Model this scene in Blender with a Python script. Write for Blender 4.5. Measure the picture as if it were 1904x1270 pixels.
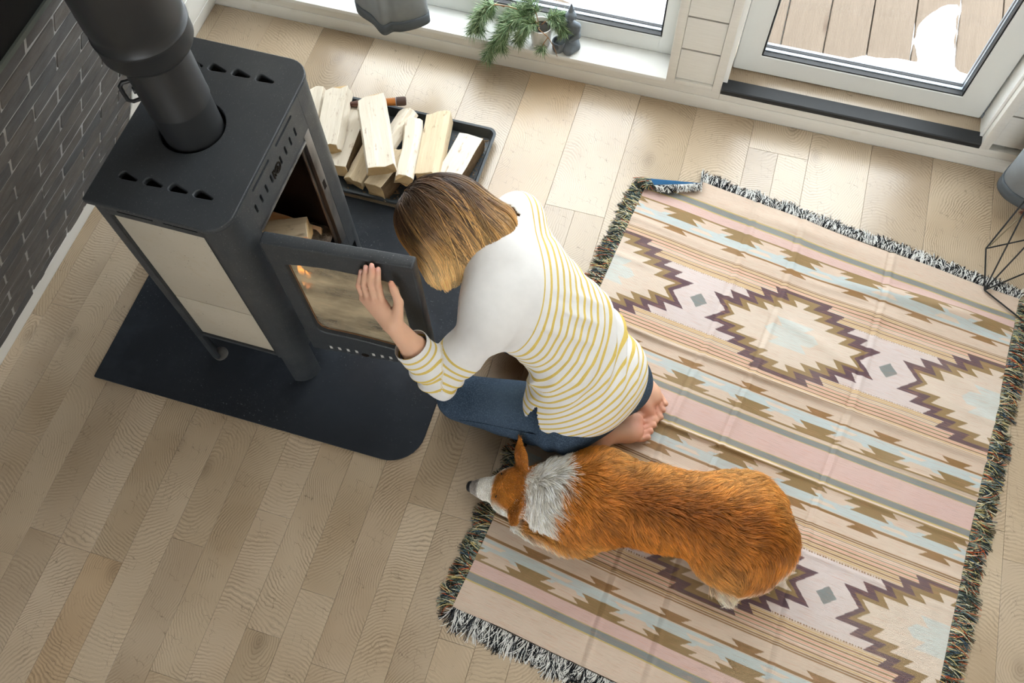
import bpy, bmesh, math, random
import numpy as np
from mathutils import Vector, Matrix

for o in list(bpy.data.objects):
    bpy.data.objects.remove(o)
SC = bpy.context.scene
COL = SC.collection
rnd = random.Random(7)

# ------------------------------------------------------------------ camera
cam_d = bpy.data.cameras.new('camera')
cam_d.sensor_width = 36.0
cam_d.lens = 1650.97 / 1904.0 * 36.0
cam_d.clip_start = 0.02
cam = bpy.data.objects.new('camera', cam_d)
COL.objects.link(cam)
_r = Vector((0.95798873, 0.2860495, -0.02081531))
_d = Vector((0.24937589, -0.86661718, -0.43218785))
_f = Vector((-0.14166602, 0.40884025, -0.90154334))
_m = Matrix(((_r.x, -_d.x, -_f.x), (_r.y, -_d.y, -_f.y), (_r.z, -_d.z, -_f.z)))
cam.matrix_world = Matrix.Translation((1.98271, -2.28900, 2.6)) @ _m.to_4x4()
SC.camera = cam

# ------------------------------------------------------------------ world, light, exposure
W = bpy.data.worlds.new('overcast_sky')
SC.world = W
W.use_nodes = True
_bg = W.node_tree.nodes['Background']
_bg.inputs['Color'].default_value = (0.90, 0.955, 1.0, 1)
_bg.inputs['Strength'].default_value = 7.0
SC.view_settings.view_transform = 'Standard'
SC.view_settings.look = 'None'
SC.view_settings.exposure = 0.0
SC.view_settings.gamma = 1.0
SC.view_settings.use_curve_mapping = False
SC.cycles.max_bounces = 7
SC.cycles.diffuse_bounces = 3
SC.cycles.glossy_bounces = 2
SC.cycles.transparent_max_bounces = 16
SC.cycles.use_denoising = True
SC.cycles.use_adaptive_sampling = True
SC.cycles.adaptive_threshold = 0.12
SC.cycles.adaptive_min_samples = 12


def portal(name, loc, sx, sy, rot):
    l = bpy.data.lights.new(name, 'AREA')
    l.shape = 'RECTANGLE'
    l.size = sx
    l.size_y = sy
    l.cycles.is_portal = True
    o = bpy.data.objects.new(name, l)
    o.location = loc
    o.rotation_euler = rot
    COL.objects.link(o)


portal('window_portal', (1.9, 0.30, 1.25), 3.6, 2.7, (math.radians(-90), 0, 0))
portal('gable_portal', (2.4, 0.30, 3.4), 3.0, 1.6, (math.radians(-90), 0, 0))
portal('rear_gable_portal', (2.6, -6.15, 1.6), 2.6, 2.2, (math.radians(90), 0, 0))


# ------------------------------------------------------------------ helpers
def tag(o, label=None, cat=None, group=None, kind=None):
    if label: o['label'] = label
    if cat: o['category'] = cat
    if group: o['group'] = group
    if kind: o['kind'] = kind
    return o


def empty(name, loc=(0, 0, 0), label=None, cat=None, group=None, rz=0.0):
    o = bpy.data.objects.new(name, None)
    o.location = loc
    o.rotation_euler = (0, 0, rz)
    o.empty_display_size = 0.05
    COL.objects.link(o)
    return tag(o, label, cat, group)


def link(name, me, mat=None, parent=None, world=True):
    o = bpy.data.objects.new(name, me)
    COL.objects.link(o)
    if mat is not None:
        me.materials.clear()
        for m in (mat if isinstance(mat, (list, tuple)) else [mat]):
            me.materials.append(m)
    if parent is not None:
        o.parent = parent
        if world:  # geometry given in world coordinates
            o.matrix_parent_inverse = MW(parent).inverted()
    return o


def MW(o):
    m = Matrix.LocRotScale(o.location, o.rotation_euler, o.scale)
    if o.parent:
        return MW(o.parent) @ o.matrix_parent_inverse @ m
    return m


def pymesh(name, v, f, smooth=False):
    me = bpy.data.meshes.new(name)
    me.from_pydata([tuple(p) for p in v], [], [tuple(q) for q in f])
    if smooth:
        me.polygons.foreach_set('use_smooth', [True] * len(me.polygons))
    me.update()
    return me


def npmesh(name, v, quads, smooth=True):
    """mesh from numpy arrays of vertices and quads"""
    me = bpy.data.meshes.new(name)
    n, m = len(v), len(quads)
    me.vertices.add(n)
    me.vertices.foreach_set('co', np.asarray(v, np.float32).ravel())
    k = quads.shape[1]
    me.loops.add(m * k)
    me.loops.foreach_set('vertex_index', np.asarray(quads, np.int32).ravel())
    me.polygons.add(m)
    me.polygons.foreach_set('loop_start', np.arange(0, m * k, k, dtype=np.int32))
    me.polygons.foreach_set('use_smooth', np.full(m, smooth, dtype=bool))
    me.update(calc_edges=True)
    me.validate()
    return me


def from_bm(name, bm, smooth=False, auto=None):
    me = bpy.data.meshes.new(name)
    bmesh.ops.recalc_face_normals(bm, faces=bm.faces[:])
    bm.to_mesh(me)
    bm.free()
    if smooth:
        me.polygons.foreach_set('use_smooth', [True] * len(me.polygons))
        if auto:
            me.set_sharp_from_angle(angle=math.radians(auto))
    return me


def box_me(name, a, b, bevel=0.0, seg=2):
    bm = bmesh.new()
    x0, y0, z0 = a
    x1, y1, z1 = b
    vs = [bm.verts.new(p) for p in ((x0, y0, z0), (x1, y0, z0), (x1, y1, z0), (x0, y1, z0), (x0, y0, z1), (x1, y0, z1), (x1, y1, z1), (x0, y1, z1))]
    for q in ((0, 3, 2, 1), (4, 5, 6, 7), (0, 1, 5, 4), (1, 2, 6, 5), (2, 3, 7, 6), (3, 0, 4, 7)):
        bm.faces.new([vs[i] for i in q])
    if bevel > 0:
        bmesh.ops.bevel(bm, geom=bm.edges[:], offset=bevel, segments=seg, affect='EDGES', profile=0.5)
    return from_bm(name, bm, smooth=bevel > 0, auto=40 if bevel > 0 else None)


def box(name, a, b, mat, parent=None, bevel=0.0, seg=2):
    return link(name, box_me(name, a, b, bevel, seg), mat, parent)


def arc(cx, cy, r, a0, a1, n=8):
    return [(cx + r * math.cos(math.radians(a0 + (a1 - a0) * i / n)), cy + r * math.sin(math.radians(a0 + (a1 - a0) * i / n))) for i in range(n + 1)]


def rrect(x0, y0, x1, y1, r):
    """rounded rectangle outline, r = (r00, r10, r11, r01) or one number"""
    if not isinstance(r, (tuple, list)): r = (r,) * 4
    p = arc(x0 + r[0], y0 + r[0], r[0], 180, 270)
    p += arc(x1 - r[1], y0 + r[1], r[1], 270, 360)
    p += arc(x1 - r[2], y1 - r[2], r[2], 0, 90)
    p += arc(x0 + r[3], y1 - r[3], r[3], 90, 180)
    return p


def plate_me(name, outlines, th, bevel=0.0, mtx=None):
    """plate with holes: 2D outlines (first outer, others holes), filled, thickness th about z=0"""
    cu = bpy.data.curves.new(name, 'CURVE')
    cu.dimensions = '2D'
    cu.fill_mode = 'BOTH'
    cu.extrude = th / 2 - bevel
    cu.bevel_depth = bevel
    cu.bevel_resolution = 1
    cu.offset = -bevel
    for ol in outlines:
        q = []
        for p in ol:
            if not q or (abs(p[0] - q[-1][0]) + abs(p[1] - q[-1][1])) > 1e-5:
                q.append(p)
        sp = cu.splines.new('POLY')
        sp.points.add(len(q) - 1)
        for i, p in enumerate(q):
            sp.points[i].co = (p[0], p[1], 0, 1)
        sp.use_cyclic_u = True
    ob = bpy.data.objects.new(name + '_tmp', cu)
    COL.objects.link(ob)
    dg = bpy.context.evaluated_depsgraph_get()
    me = bpy.data.meshes.new_from_object(ob.evaluated_get(dg))
    bpy.data.objects.remove(ob)
    bpy.data.curves.remove(cu)
    if mtx is not None:
        me.transform(mtx)
    me.materials.clear()
    me.name = name
    return me


def frame_mtx(o, ex, ey):
    ex = Vector(ex).normalized()
    ey = Vector(ey)
    ez = ex.cross(ey).normalized()
    ey = ez.cross(ex)
    return Matrix(((ex.x, ey.x, ez.x, o[0]), (ex.y, ey.y, ez.y, o[1]), (ex.z, ey.z, ez.z, o[2]), (0, 0, 0, 1)))


def lathe_me(name, prof, n=48, c=(0, 0, 0), smooth=True, auto=40, mtx=None):
    v, f = [], []
    for r, z in prof:
        for i in range(n):
            a = 2 * math.pi * i / n
            v.append((c[0] + r * math.cos(a), c[1] + r * math.sin(a), c[2] + z))
    m = len(prof)
    for j in range(m - 1):
        for i in range(n):
            k = (i + 1) % n
            f.append((j * n + i, j * n + k, (j + 1) * n + k, (j + 1) * n + i))
    if prof[0][0] > 1e-6: f.append(tuple(range(n))[::-1])
    if prof[-1][0] > 1e-6: f.append(tuple((m - 1) * n + i for i in range(n)))
    me = pymesh(name, v, f, smooth)
    bm = bmesh.new()
    bm.from_mesh(me)
    bmesh.ops.remove_doubles(bm, verts=bm.verts[:], dist=1e-6)
    bmesh.ops.recalc_face_normals(bm, faces=bm.faces[:])
    bm.to_mesh(me)
    bm.free()
    if smooth:
        me.polygons.foreach_set('use_smooth', [True] * len(me.polygons))
        if auto: me.set_sharp_from_angle(angle=math.radians(auto))
    if mtx is not None: me.transform(mtx)
    return me


def tube_geo(pts, rad, n=8, cap=True):
    """verts, faces of a tube along pts; rad number or list"""
    pts = [Vector(p) for p in pts]
    if not isinstance(rad, (list, tuple)): rad = [rad] * len(pts)
    v, f = [], []
    up = Vector((0, 0, 1))
    t0 = (pts[1] - pts[0]).normalized()
    if abs(t0.dot(up)) > 0.9: up = Vector((1, 0, 0))
    nrm = (up - t0 * up.dot(t0)).normalized()
    for i, p in enumerate(pts):
        t = (pts[min(i + 1, len(pts) - 1)] - pts[max(i - 1, 0)]).normalized()
        nrm = (nrm - t * nrm.dot(t)).normalized()
        b = t.cross(nrm)
        for k in range(n):
            a = 2 * math.pi * k / n
            v.append(p + (nrm * math.cos(a) + b * math.sin(a)) * rad[i])
    for i in range(len(pts) - 1):
        for k in range(n):
            q = (k + 1) % n
            f.append((i * n + k, i * n + q, (i + 1) * n + q, (i + 1) * n + k))
    if cap:
        f.append(tuple(range(n))[::-1])
        f.append(tuple((len(pts) - 1) * n + k for k in range(n)))
    return v, f


def tube(name, pts, rad, mat, parent=None, n=10):
    v, f = tube_geo(pts, rad, n)
    me = pymesh(name, v, f, True)
    me.set_sharp_from_angle(angle=math.radians(50))
    return link(name, me, mat, parent)


def curves_obj(name, pos, radius, mat, parent=None, col=None):
    """hair curves. pos (n, k, 3) world, radius (n, k) or (k,), col (n, 3)"""
    n, k, _ = pos.shape
    hc = bpy.data.hair_curves.new(name)
    hc.add_curves([k] * n)
    hc.attributes['position'].data.foreach_set('vector', np.asarray(pos, np.float32).ravel())
    ra = hc.attributes.get('radius') or hc.attributes.new('radius', 'FLOAT', 'POINT')
    rr = np.broadcast_to(radius, (n, k)).astype(np.float32)
    ra.data.foreach_set('value', np.ascontiguousarray(rr).ravel())
    if col is not None:
        ca = hc.attributes.new('tint', 'FLOAT_COLOR', 'CURVE')
        c4 = np.concatenate([col, np.ones((n, 1))], 1).astype(np.float32)
        ca.data.foreach_set('color', c4.ravel())
    hc.materials.append(mat)
    o = bpy.data.objects.new(name, hc)
    COL.objects.link(o)
    if parent is not None:
        o.parent = parent
        o.matrix_parent_inverse = MW(parent).inverted()
    return o


# ------------------------------------------------------------------ node helper
def srgb(r, g, b):
    def c(x):
        x /= 255.0
        return x / 12.92 if x <= 0.04045 else ((x + 0.055) / 1.055) ** 2.4
    return (c(r), c(g), c(b))


class NT:
    def __init__(s, name, rough=0.6, spec=0.4, metallic=0.0):
        s.mat = bpy.data.materials.new(name)
        s.mat.use_nodes = True
        s.t = s.mat.node_tree
        s.b = s.t.nodes['Principled BSDF']
        s.b.inputs['Roughness'].default_value = rough
        s.b.inputs['Specular IOR Level'].default_value = spec
        s.b.inputs['Metallic'].default_value = metallic
        s.out = s.t.nodes['Material Output']

    def n(s, typ, **kw):
        nd = s.t.nodes.new(typ)
        for k, v in kw.items():
            setattr(nd, k, v)
        return nd

    def put(s, sock, val):
        if hasattr(val, 'is_output') or isinstance(val, bpy.types.NodeSocket):
            s.t.links.new(val, sock)
        elif val is not None:
            if isinstance(val, (tuple, list)) and len(val) == 3 and sock.type == 'RGBA':
                val = (*val, 1)
            sock.default_value = val

    def m(s, op, a, b=None, c=None, clamp=False):
        nd = s.n('ShaderNodeMath', operation=op, use_clamp=clamp)
        for i, x in enumerate((a, b, c)):
            if x is not None: s.put(nd.inputs[i], x)
        return nd.outputs[0]

    def vm(s, op, a, b=None, out=0):
        nd = s.n('ShaderNodeVectorMath', operation=op)
        s.put(nd.inputs[0], a)
        if b is not None:
            if op == 'SCALE': s.put(nd.inputs['Scale'], b)
            else: s.put(nd.inputs[1], b)
        return nd.outputs[out]

    def mix(s, f, a, b, blend='MIX'):
        nd = s.n('ShaderNodeMix', data_type='RGBA', blend_type=blend)
        s.put(nd.inputs['Factor'], f)
        s.put(nd.inputs['A'], a)
        s.put(nd.inputs['B'], b)
        return nd.outputs['Result']

    def noise(s, vec, scale, detail=3.0, rough=0.5, dist=0.0, out='Fac'):
        nd = s.n('ShaderNodeTexNoise')
        if vec is not None: s.put(nd.inputs['Vector'], vec)
        nd.inputs['Scale'].default_value = scale
        nd.inputs['Detail'].default_value = detail
        nd.inputs['Roughness'].default_value = rough
        nd.inputs['Distortion'].default_value = dist
        return nd.outputs[out]

    def ramp(s, f, stops, interp='LINEAR'):
        nd = s.n('ShaderNodeValToRGB')
        cr = nd.color_ramp
        cr.interpolation = interp
        while len(cr.elements) < len(stops): cr.elements.new(0.5)
        for e, (p, c) in zip(cr.elements, stops):
            e.position = p
            e.color = (*c, 1) if len(c) == 3 else c
        s.put(nd.inputs[0], f)
        return nd.outputs[0]

    def rng(s, f, a, b, c=0.0, d=1.0):
        nd = s.n('ShaderNodeMapRange')
        s.put(nd.inputs['Value'], f)
        for k, v in zip(('From Min', 'From Max', 'To Min', 'To Max'), (a, b, c, d)): nd.inputs[k].default_value = v
        return nd.outputs[0]

    def map(s, vec, scale=(1, 1, 1), rot=(0, 0, 0), loc=(0, 0, 0)):
        nd = s.n('ShaderNodeMapping')
        s.put(nd.inputs['Vector'], vec)
        nd.inputs['Scale'].default_value = scale
        nd.inputs['Rotation'].default_value = rot
        nd.inputs['Location'].default_value = loc
        return nd.outputs[0]

    def pos(s):
        return s.n('ShaderNodeNewGeometry').outputs['Position']

    def obj(s):
        return s.n('ShaderNodeTexCoord').outputs['Object']

    def oi(s, k='Random'):
        return s.n('ShaderNodeObjectInfo').outputs[k]

    def attr(s, name, out='Color'):
        return s.n('ShaderNodeAttribute', attribute_name=name).outputs[out]

    def bump(s, h, strength=0.3, dist=0.002):
        nd = s.n('ShaderNodeBump')
        nd.inputs['Strength'].default_value = strength
        nd.inputs['Distance'].default_value = dist
        s.put(nd.inputs['Height'], h)
        s.t.links.new(nd.outputs[0], s.b.inputs['Normal'])

    def col(s, c):
        s.put(s.b.inputs['Base Color'], c)
        return s

    def rough(s, r):
        s.put(s.b.inputs['Roughness'], r)
        return s


M = {}


def simple(key, rgb, rough=0.6, spec=0.4, metallic=0.0, var=0.12, scale=20.0, bump=0.0, bscale=120.0):
    t = NT(key, rough, spec, metallic)
    p = t.obj()
    nz = t.noise(p, scale, 4)
    c = srgb(*rgb)
    t.col(t.mix(nz, tuple(x * (1 - var) for x in c), tuple(min(1, x * (1 + var)) for x in c)))
    if bump: t.bump(t.noise(p, bscale, 3), bump, 0.002)
    M[key] = t.mat
    return t.mat


# ================================================================== materials of the place
def mat_floor():
    t = NT('oak_end_grain', 0.28, 0.85)
    p, loc, r = t.pos(), t.oi('Location'), t.oi('Random')
    wn = t.n('ShaderNodeTexWhiteNoise', noise_dimensions='1D')
    t.put(wn.inputs['W'], t.m('MULTIPLY', r, 91.7))
    off = t.vm('MULTIPLY', t.vm('SUBTRACT', wn.outputs['Color'], (0.5, 0.5, 0.5)), (0.34, 0.75, 0.0))
    q = t.vm('SUBTRACT', t.vm('SUBTRACT', p, loc), off)
    seed = t.vm('SCALE', wn.outputs['Color'], 13.0)
    qs = t.vm('ADD', q, seed)
    wob = t.vm('SUBTRACT', t.noise(qs, 4.0, 2, 0.5, out='Color'), (0.5, 0.5, 0.5))
    wob2 = t.vm('SUBTRACT', t.noise(qs, 64.0, 1, 0.5, out='Color'), (0.5, 0.5, 0.5))
    q2 = t.vm('ADD', t.vm('ADD', t.vm('MULTIPLY', q, (1.0, 0.62, 0.0)), t.vm('MULTIPLY', wob, (0.075, 0.075, 0.0))), t.vm('MULTIPLY', wob2, (0.006, 0.006, 0)))
    rad = t.vm('LENGTH', q2, out='Value')
    ring = t.m('SINE', t.m('MULTIPLY', rad, 2 * math.pi / 0.0068))
    ring2 = t.m('SINE', t.m('MULTIPLY', rad, 2 * math.pi / 0.0031))
    dark = t.rng(ring, 0.45, 1.0)
    lite = t.rng(t.m('MULTIPLY', ring, -1.0), 0.55, 1.0)
    brk = t.rng(t.noise(qs, 9.0, 2, 0.6), 0.35, 0.65)
    a, b = srgb(194, 177, 154), srgb(171, 151, 126)
    base = t.mix(t.rng(t.noise(qs, 3.0, 2), 0.3, 0.7), a, b)
    amt = t.ramp(wn.outputs['Value'], [(0.0, (0.4, 0.4, 0.4)), (0.45, (0.75, 0.75, 0.75)), (1.0, (1.15, 1.15, 1.15))])
    base = t.mix(t.m('MULTIPLY', t.m('MULTIPLY', dark, brk), t.m('MULTIPLY', amt, 0.62)), base, srgb(110, 90, 68))
    base = t.mix(t.m('MULTIPLY', t.m('MULTIPLY', lite, brk), 0.30), base, srgb(226, 208, 180))
    base = t.mix(t.m('MULTIPLY', t.rng(ring2, 0.2, 1.0), 0.10), base, srgb(110, 88, 64))
    # fine radial cracks and saw lines
    sep = t.n('ShaderNodeSeparateXYZ')
    t.put(sep.inputs[0], t.vm('ADD', qs, t.vm('SCALE', wob2, 0.02)))
    ln = t.m('FRACT', t.m('MULTIPLY', t.m('ADD', sep.outputs['X'], t.m('MULTIPLY', sep.outputs['Y'], 0.18)), 42.0))
    ln2 = t.m('FRACT', t.m('MULTIPLY', t.m('ADD', sep.outputs['Y'], t.m('MULTIPLY', sep.outputs['X'], 0.3)), 30.0))
    crack = t.m('MULTIPLY', t.m('MAXIMUM', t.m('GREATER_THAN', ln, 0.965), t.m('GREATER_THAN', ln2, 0.968)), t.rng(t.noise(qs, 22.0, 2), 0.52, 0.62))
    base = t.mix(t.m('MULTIPLY', crack, 0.55), base, srgb(84, 66, 48))
    # per plank tone
    tone = t.ramp(r, [(0.0, (1.05, 1.04, 1.02)), (0.25, (0.92, 0.90, 0.88)), (0.5, (1.06, 1.05, 1.04)), (0.72, (0.98, 0.96, 0.92)), (0.86, (0.84, 0.80, 0.74)), (0.93, (0.97, 0.88, 0.76))], 'CONSTANT')
    knot = t.rng(t.vm('LENGTH', t.vm('MULTIPLY', q, (1.0, 0.6, 0)), out='Value'), 0.0, 0.03, 0.35, 0.0)
    base = t.mix(knot, base, srgb(92, 72, 52))
    t.col(t.mix(1.0, base, tone, 'MULTIPLY'))
    t.bump(t.m('ADD', ring, t.m('MULTIPLY', crack, -3.0)), 0.06, 0.0008)
    M['floor'] = t.mat


def mat_brick():
    t = NT('grey_brick', 0.9, 0.25)
    p, r = t.pos(), t.oi('Random')
    c = t.mix(t.noise(p, 18, 5, 0.65), srgb(74, 75, 77), srgb(118, 114, 110))
    streak = t.noise(t.map(p, (1, 0.25, 1)), 60, 3)
    c = t.mix(t.rng(streak, 0.45, 0.7, 0, 0.5), c, srgb(86, 79, 72))
    tone = t.ramp(r, [(0, (0.85, 0.87, 0.9)), (0.5, (1.05, 1.0, 0.95)), (1, (1.2, 1.12, 1.04))])
    t.col(t.mix(1.0, c, tone, 'MULTIPLY'))
    t.bump(t.noise(p, 150, 5, 0.7), 0.7, 0.004)
    M['brick'] = t.mat
    simple('mortar', (176, 173, 170), 0.95, 0.2, var=0.15, scale=90, bump=0.5, bscale=300)


def mat_whitewood():
    t = NT('white_painted_wood', 0.5, 0.35)
    p = t.pos()
    g = t.noise(t.map(p, (1.5, 14, 30)), 6, 4, 0.6)
    c = t.mix(g, srgb(222, 219, 210), srgb(240, 238, 231))
    kn = t.rng(t.noise(p, 9, 2), 0.68, 0.78)
    t.col(t.mix(t.m('MULTIPLY', kn, 0.25), c, srgb(205, 196, 176)))
    t.bump(g, 0.1, 0.001)
    M['whitewood'] = t.mat


def mat_deck():
    t = NT('weathered_deck', 0.75, 0.3)
    p, r = t.pos(), t.oi('Random')
    ps = t.vm('ADD', p, t.vm('SCALE', t.oi('Location'), 3.1))
    g = t.noise(t.map(ps, (30, 1.2, 1)), 5, 4, 0.6)
    c = t.mix(g, srgb(100, 87, 74), srgb(122, 108, 94))
    sep = t.n('ShaderNodeSeparateXYZ')
    t.put(sep.inputs[0], p)
    gr = t.m('SINE', t.m('MULTIPLY', sep.outputs['X'], 2 * math.pi / 0.0062))
    c = t.mix(t.rng(gr, 0.2, 1, 0, 0.30), c, srgb(80, 67, 55))
    kn = t.rng(t.noise(t.map(ps, (1, 0.45, 1)), 11, 1), 0.70, 0.78)
    c = t.mix(t.m('MULTIPLY', kn, 0.5), c, srgb(70, 48, 34))
    t.col(c)
    t.bump(gr, 0.25, 0.002)
    M['deck'] = t.mat


mat_floor(); mat_brick(); mat_whitewood(); mat_deck()
simple('white', (238, 238, 234), 0.45, 0.4, var=0.02)
simple('pvc', (226, 228, 224), 0.28, 0.5, var=0.015)
simple('rubber', (30, 31, 33), 0.5)
simple('gasket', (150, 158, 166), 0.35, 0.5, 0.3, var=0.05)
simple('blackmetal', (33, 35, 37), 0.5, 0.4, var=0.15, scale=60)
simple('roofwhite', (226, 218, 204), 0.7, var=0.04)
simple('snow', (246, 248, 252), 0.8, 0.2, var=0.02, bump=0.5, bscale=60)
simple('wall_black', (9, 10, 12), 0.6, 0.2, var=0.1)
simple('greytrim', (92, 98, 92), 0.6, var=0.08)


def mat_glass(key, tint=(0.97, 0.985, 0.98)):
    t = NT(key)
    lw = t.n('ShaderNodeLayerWeight')
    fac = t.m('ADD', 0.04, t.m('MULTIPLY', t.m('POWER', lw.outputs['Facing'], 5.0), 0.7))
    tr = t.n('ShaderNodeBsdfTransparent')
    tr.inputs[0].default_value = (*tint, 1)
    gl = t.n('ShaderNodeBsdfGlossy')
    gl.inputs['Roughness'].default_value = 0.02
    mx = t.n('ShaderNodeMixShader')
    t.put(mx.inputs[0], fac)
    t.t.links.new(tr.outputs[0], mx.inputs[1])
    t.t.links.new(gl.outputs[0], mx.inputs[2])
    t.t.links.new(mx.outputs[0], t.out.inputs[0])
    M[key] = t.mat


mat_glass('windowglass')

# ================================================================== floor
floor = box('floor', (-0.6, -6.2, -0.30), (6.0, 0.0, -0.006), M['floor'])
tag(floor, kind='structure')
SW, SX0 = 0.1063, 0.0455
known = {3: [-2.098], 4: [-2.113, -0.62], 5: [-2.113], 11: [-2.034], 12: [-2.215], 8: [-2.36, -1.02], 1: [-1.835], 20: [-0.13], 21: [-0.13], 2: [-1.40], 9: [-0.9], 13: [-0.72], 10: [-1.3]}
plank_cache = {}
jobs = []
wide_end = {k: -rnd.uniform(0.55, 0.95) for k in range(-1, 17)}     # double-width boards at the window end
wide_end[10] = -0.13
for i in range(-1, 33):
    x0, x1 = SX0 + i * SW, SX0 + (i + 1) * SW
    x0c, x1c = max(x0, 0.0), x1
    if x1c - x0c < 0.01: continue
    cuts = sorted(known.get(i, []))
    if not cuts: cuts = [-rnd.uniform(0.3, 2.3)]
    while cuts[0] > -1.75: cuts.insert(0, cuts[0] - rnd.uniform(0.75, 1.05))
    while cuts[-1] < -1.15: cuts.append(cuts[-1] + rnd.uniform(0.75, 1.05))
    we = wide_end[i // 2]
    ends = [-2.9] + [c for c in cuts if -2.8 < c < we - 0.12] + [we]
    jobs += [(x0c, x1c, a, b) for a, b in zip(ends[:-1], ends[1:])]
    if i % 2 == 0 or i == -1:
        jobs.append((x0c, x1 + SW if i % 2 == 0 else x1, we, 0.0))
if True:
    for x0c, x1c, y0, y1 in jobs:
        w, l = x1c - x0c - 0.0007, y1 - y0 - 0.0007
        key = (round(w, 4), round(l, 4))
        if key not in plank_cache:
            plank_cache[key] = box_me('plank', (-w / 2, -l / 2, -0.006), (w / 2, l / 2, 0.0), 0.0005, 1)
        o = link('plank', plank_cache[key], M['floor'], floor, world=False)
        o.location = ((x0c + x1c) / 2, (y0 + y1) / 2, 0)

# ================================================================== slanted left wall (A-frame)
AL = math.radians(26.6)
ES, NN = Vector((math.sin(AL), 0, math.cos(AL))), Vector((math.cos(AL), 0, -math.sin(AL)))


def slab_left(name, y0, y1, s0, s1, n0, n1, mat, parent=None, bevel=0.0):
    bm = bmesh.new()
    vs = []
    for n in (n0, n1):
        for (y, s) in ((y0, s0), (y1, s0), (y1, s1), (y0, s1)):
            q = ES * s + NN * n
            vs.append(bm.verts.new((q.x, y, q.z)))
    for q in ((3, 2, 1, 0), (4, 5, 6, 7), (0, 1, 5, 4), (1, 2, 6, 5), (2, 3, 7, 6), (3, 0, 4, 7)):
        bm.faces.new([vs[k] for k in q])
    if bevel: bmesh.ops.bevel(bm, geom=bm.edges[:], offset=bevel, segments=2, affect='EDGES')
    return link(name, from_bm(name, bm, bevel > 0, 40), mat, parent)


wall_left = tag(slab_left('wall_left', -6.2, 0.22, -0.25, 6.0, -0.25, -0.009, M['roofwhite']), kind='structure')
mortar = slab_left('mortar', -3.2, -0.757, 0.10, 1.436, -0.012, -0.0022, M['mortar'], wall_left)
RH, BL = 0.0728, 0.2235
bricks = []
for v in range(5):
    bm = bmesh.new()
    rr = random.Random(v)
    L2, H2, T = (BL - 0.012) / 2, (RH - 0.0125) / 2, 0.011
    nx = 4
    vv = {}
    for a in range(nx + 1):
        for b in (0, 1):
            for c in (0, 1):
                vv[a, b, c] = bm.verts.new((-L2 + 2 * L2 * a / nx + rr.uniform(-.0012, .0012), (-H2, H2)[b] + rr.uniform(-.0016, .0016), (-0.004, T - 0.002 + rr.uniform(-.0012, .0012))[c]))
    for a in range(nx):
        for q in (((a, 0, 1), (a + 1, 0, 1), (a + 1, 1, 1), (a, 1, 1)), ((a, 0, 0), (a + 1, 0, 0), (a + 1, 0, 1), (a, 0, 1)), ((a, 1, 1), (a + 1, 1, 1), (a + 1, 1, 0), (a, 1, 0))):
            bm.faces.new([vv[k] for k in q])
    for a in (0, nx): bm.faces.new([vv[a, 0, 0], vv[a, 0, 1], vv[a, 1, 1], vv[a, 1, 0]])
    bricks.append(from_bm('brick', bm))
for k in range(2, 20):
    s = RH * k + 0.0196
    if s - RH / 2 < 0.11 or s + RH / 2 > 1.45: continue
    ph = -1.3075 if k % 2 else -1.198
    for j in range(-4, 5):
        yc = ph + BL / 2 + j * BL
        if yc - BL / 2 < -2.25 or yc + BL / 2 > -0.757 + BL: continue
        o = link('brick', bricks[rnd.randrange(5)], M['brick'], wall_left, world=False)
        half = yc + BL / 2 > -0.757
        if half:
            y0 = yc - BL / 2
            if -0.757 - y0 < 0.03:
                bpy.data.objects.remove(o)
                continue
            sc = (-0.757 - y0) / BL
            o.scale = (sc, 1, 1)
            yc = (y0 - 0.757) / 2
        q = ES * s + NN * (-0.009 + rnd.uniform(-0.0008, 0.0012))
        m3 = Matrix(((0, ES.x, NN.x), (1 if rnd.random() < 2 else -1, 0, 0), (0, ES.z, NN.z)))
        o.rotation_euler = m3.to_euler()
        o.location = (q.x, yc, q.z)
bb = tag(slab_left('baseboard_left', -6.2, -0.0, -0.02, 0.146, -0.02, 0.0, M['white'], None, 0.002), kind='structure')
tr = tag(slab_left('trim_1', -6.2, -0.30, 1.437, 1.462, -0.02, 0.006, M['greytrim'], None, 0.001), kind='structure')
ub = tag(slab_left('wall_left_upper', -6.2, -0.90, 1.462, 3.2, -0.02, 0.002, M['wall_black'], None, 0.001), kind='structure')
for i in range(7):   # white lining boards between bricks and corner
    slab_left('board', -0.755, 0.0, 0.150 + i * 0.145, 0.150 + i * 0.145 + 0.143, -0.009, 0.0 + (0.002 if i % 2 else 0.0), M['white'], wall_left, 0.002)
tag(box('trim_2', (0.05, -0.757, 0.13), (0.062, -0.752, 0.16), M['white']), kind='structure')

# right roof slope and ridge (outside the picture; close the room)
wr = pymesh('wall_right', [(5.35, -6.2, -0.2), (5.35, 0.22, -0.2), (2.62, 0.22, 5.25), (2.62, -6.2, 5.25), (5.6, -6.2, -0.2), (5.6, 0.22, -0.2), (2.62, 0.22, 5.6), (2.62, -6.2, 5.6)],
            [(0, 1, 2, 3), (7, 6, 5, 4), (0, 4, 5, 1), (1, 5, 6, 2), (2, 6, 7, 3), (3, 7, 4, 0)])
tag(link('wall_right', wr, M['roofwhite']), kind='structure')

me = plate_me('wall_near', [rrect(-0.6, -0.3, 6.0, 6.2, 0.01), rrect(1.3, 0.5, 3.9, 2.7, 0.01)[::-1]], 0.2, 0, frame_mtx((0, -6.3, 0), (1, 0, 0), (0, 0, 1)))
tag(link('wall_near', me, M['roofwhite']), kind='structure')

# ================================================================== window wall (y = 0)
def struct(o): return tag(o, kind='structure')


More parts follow.
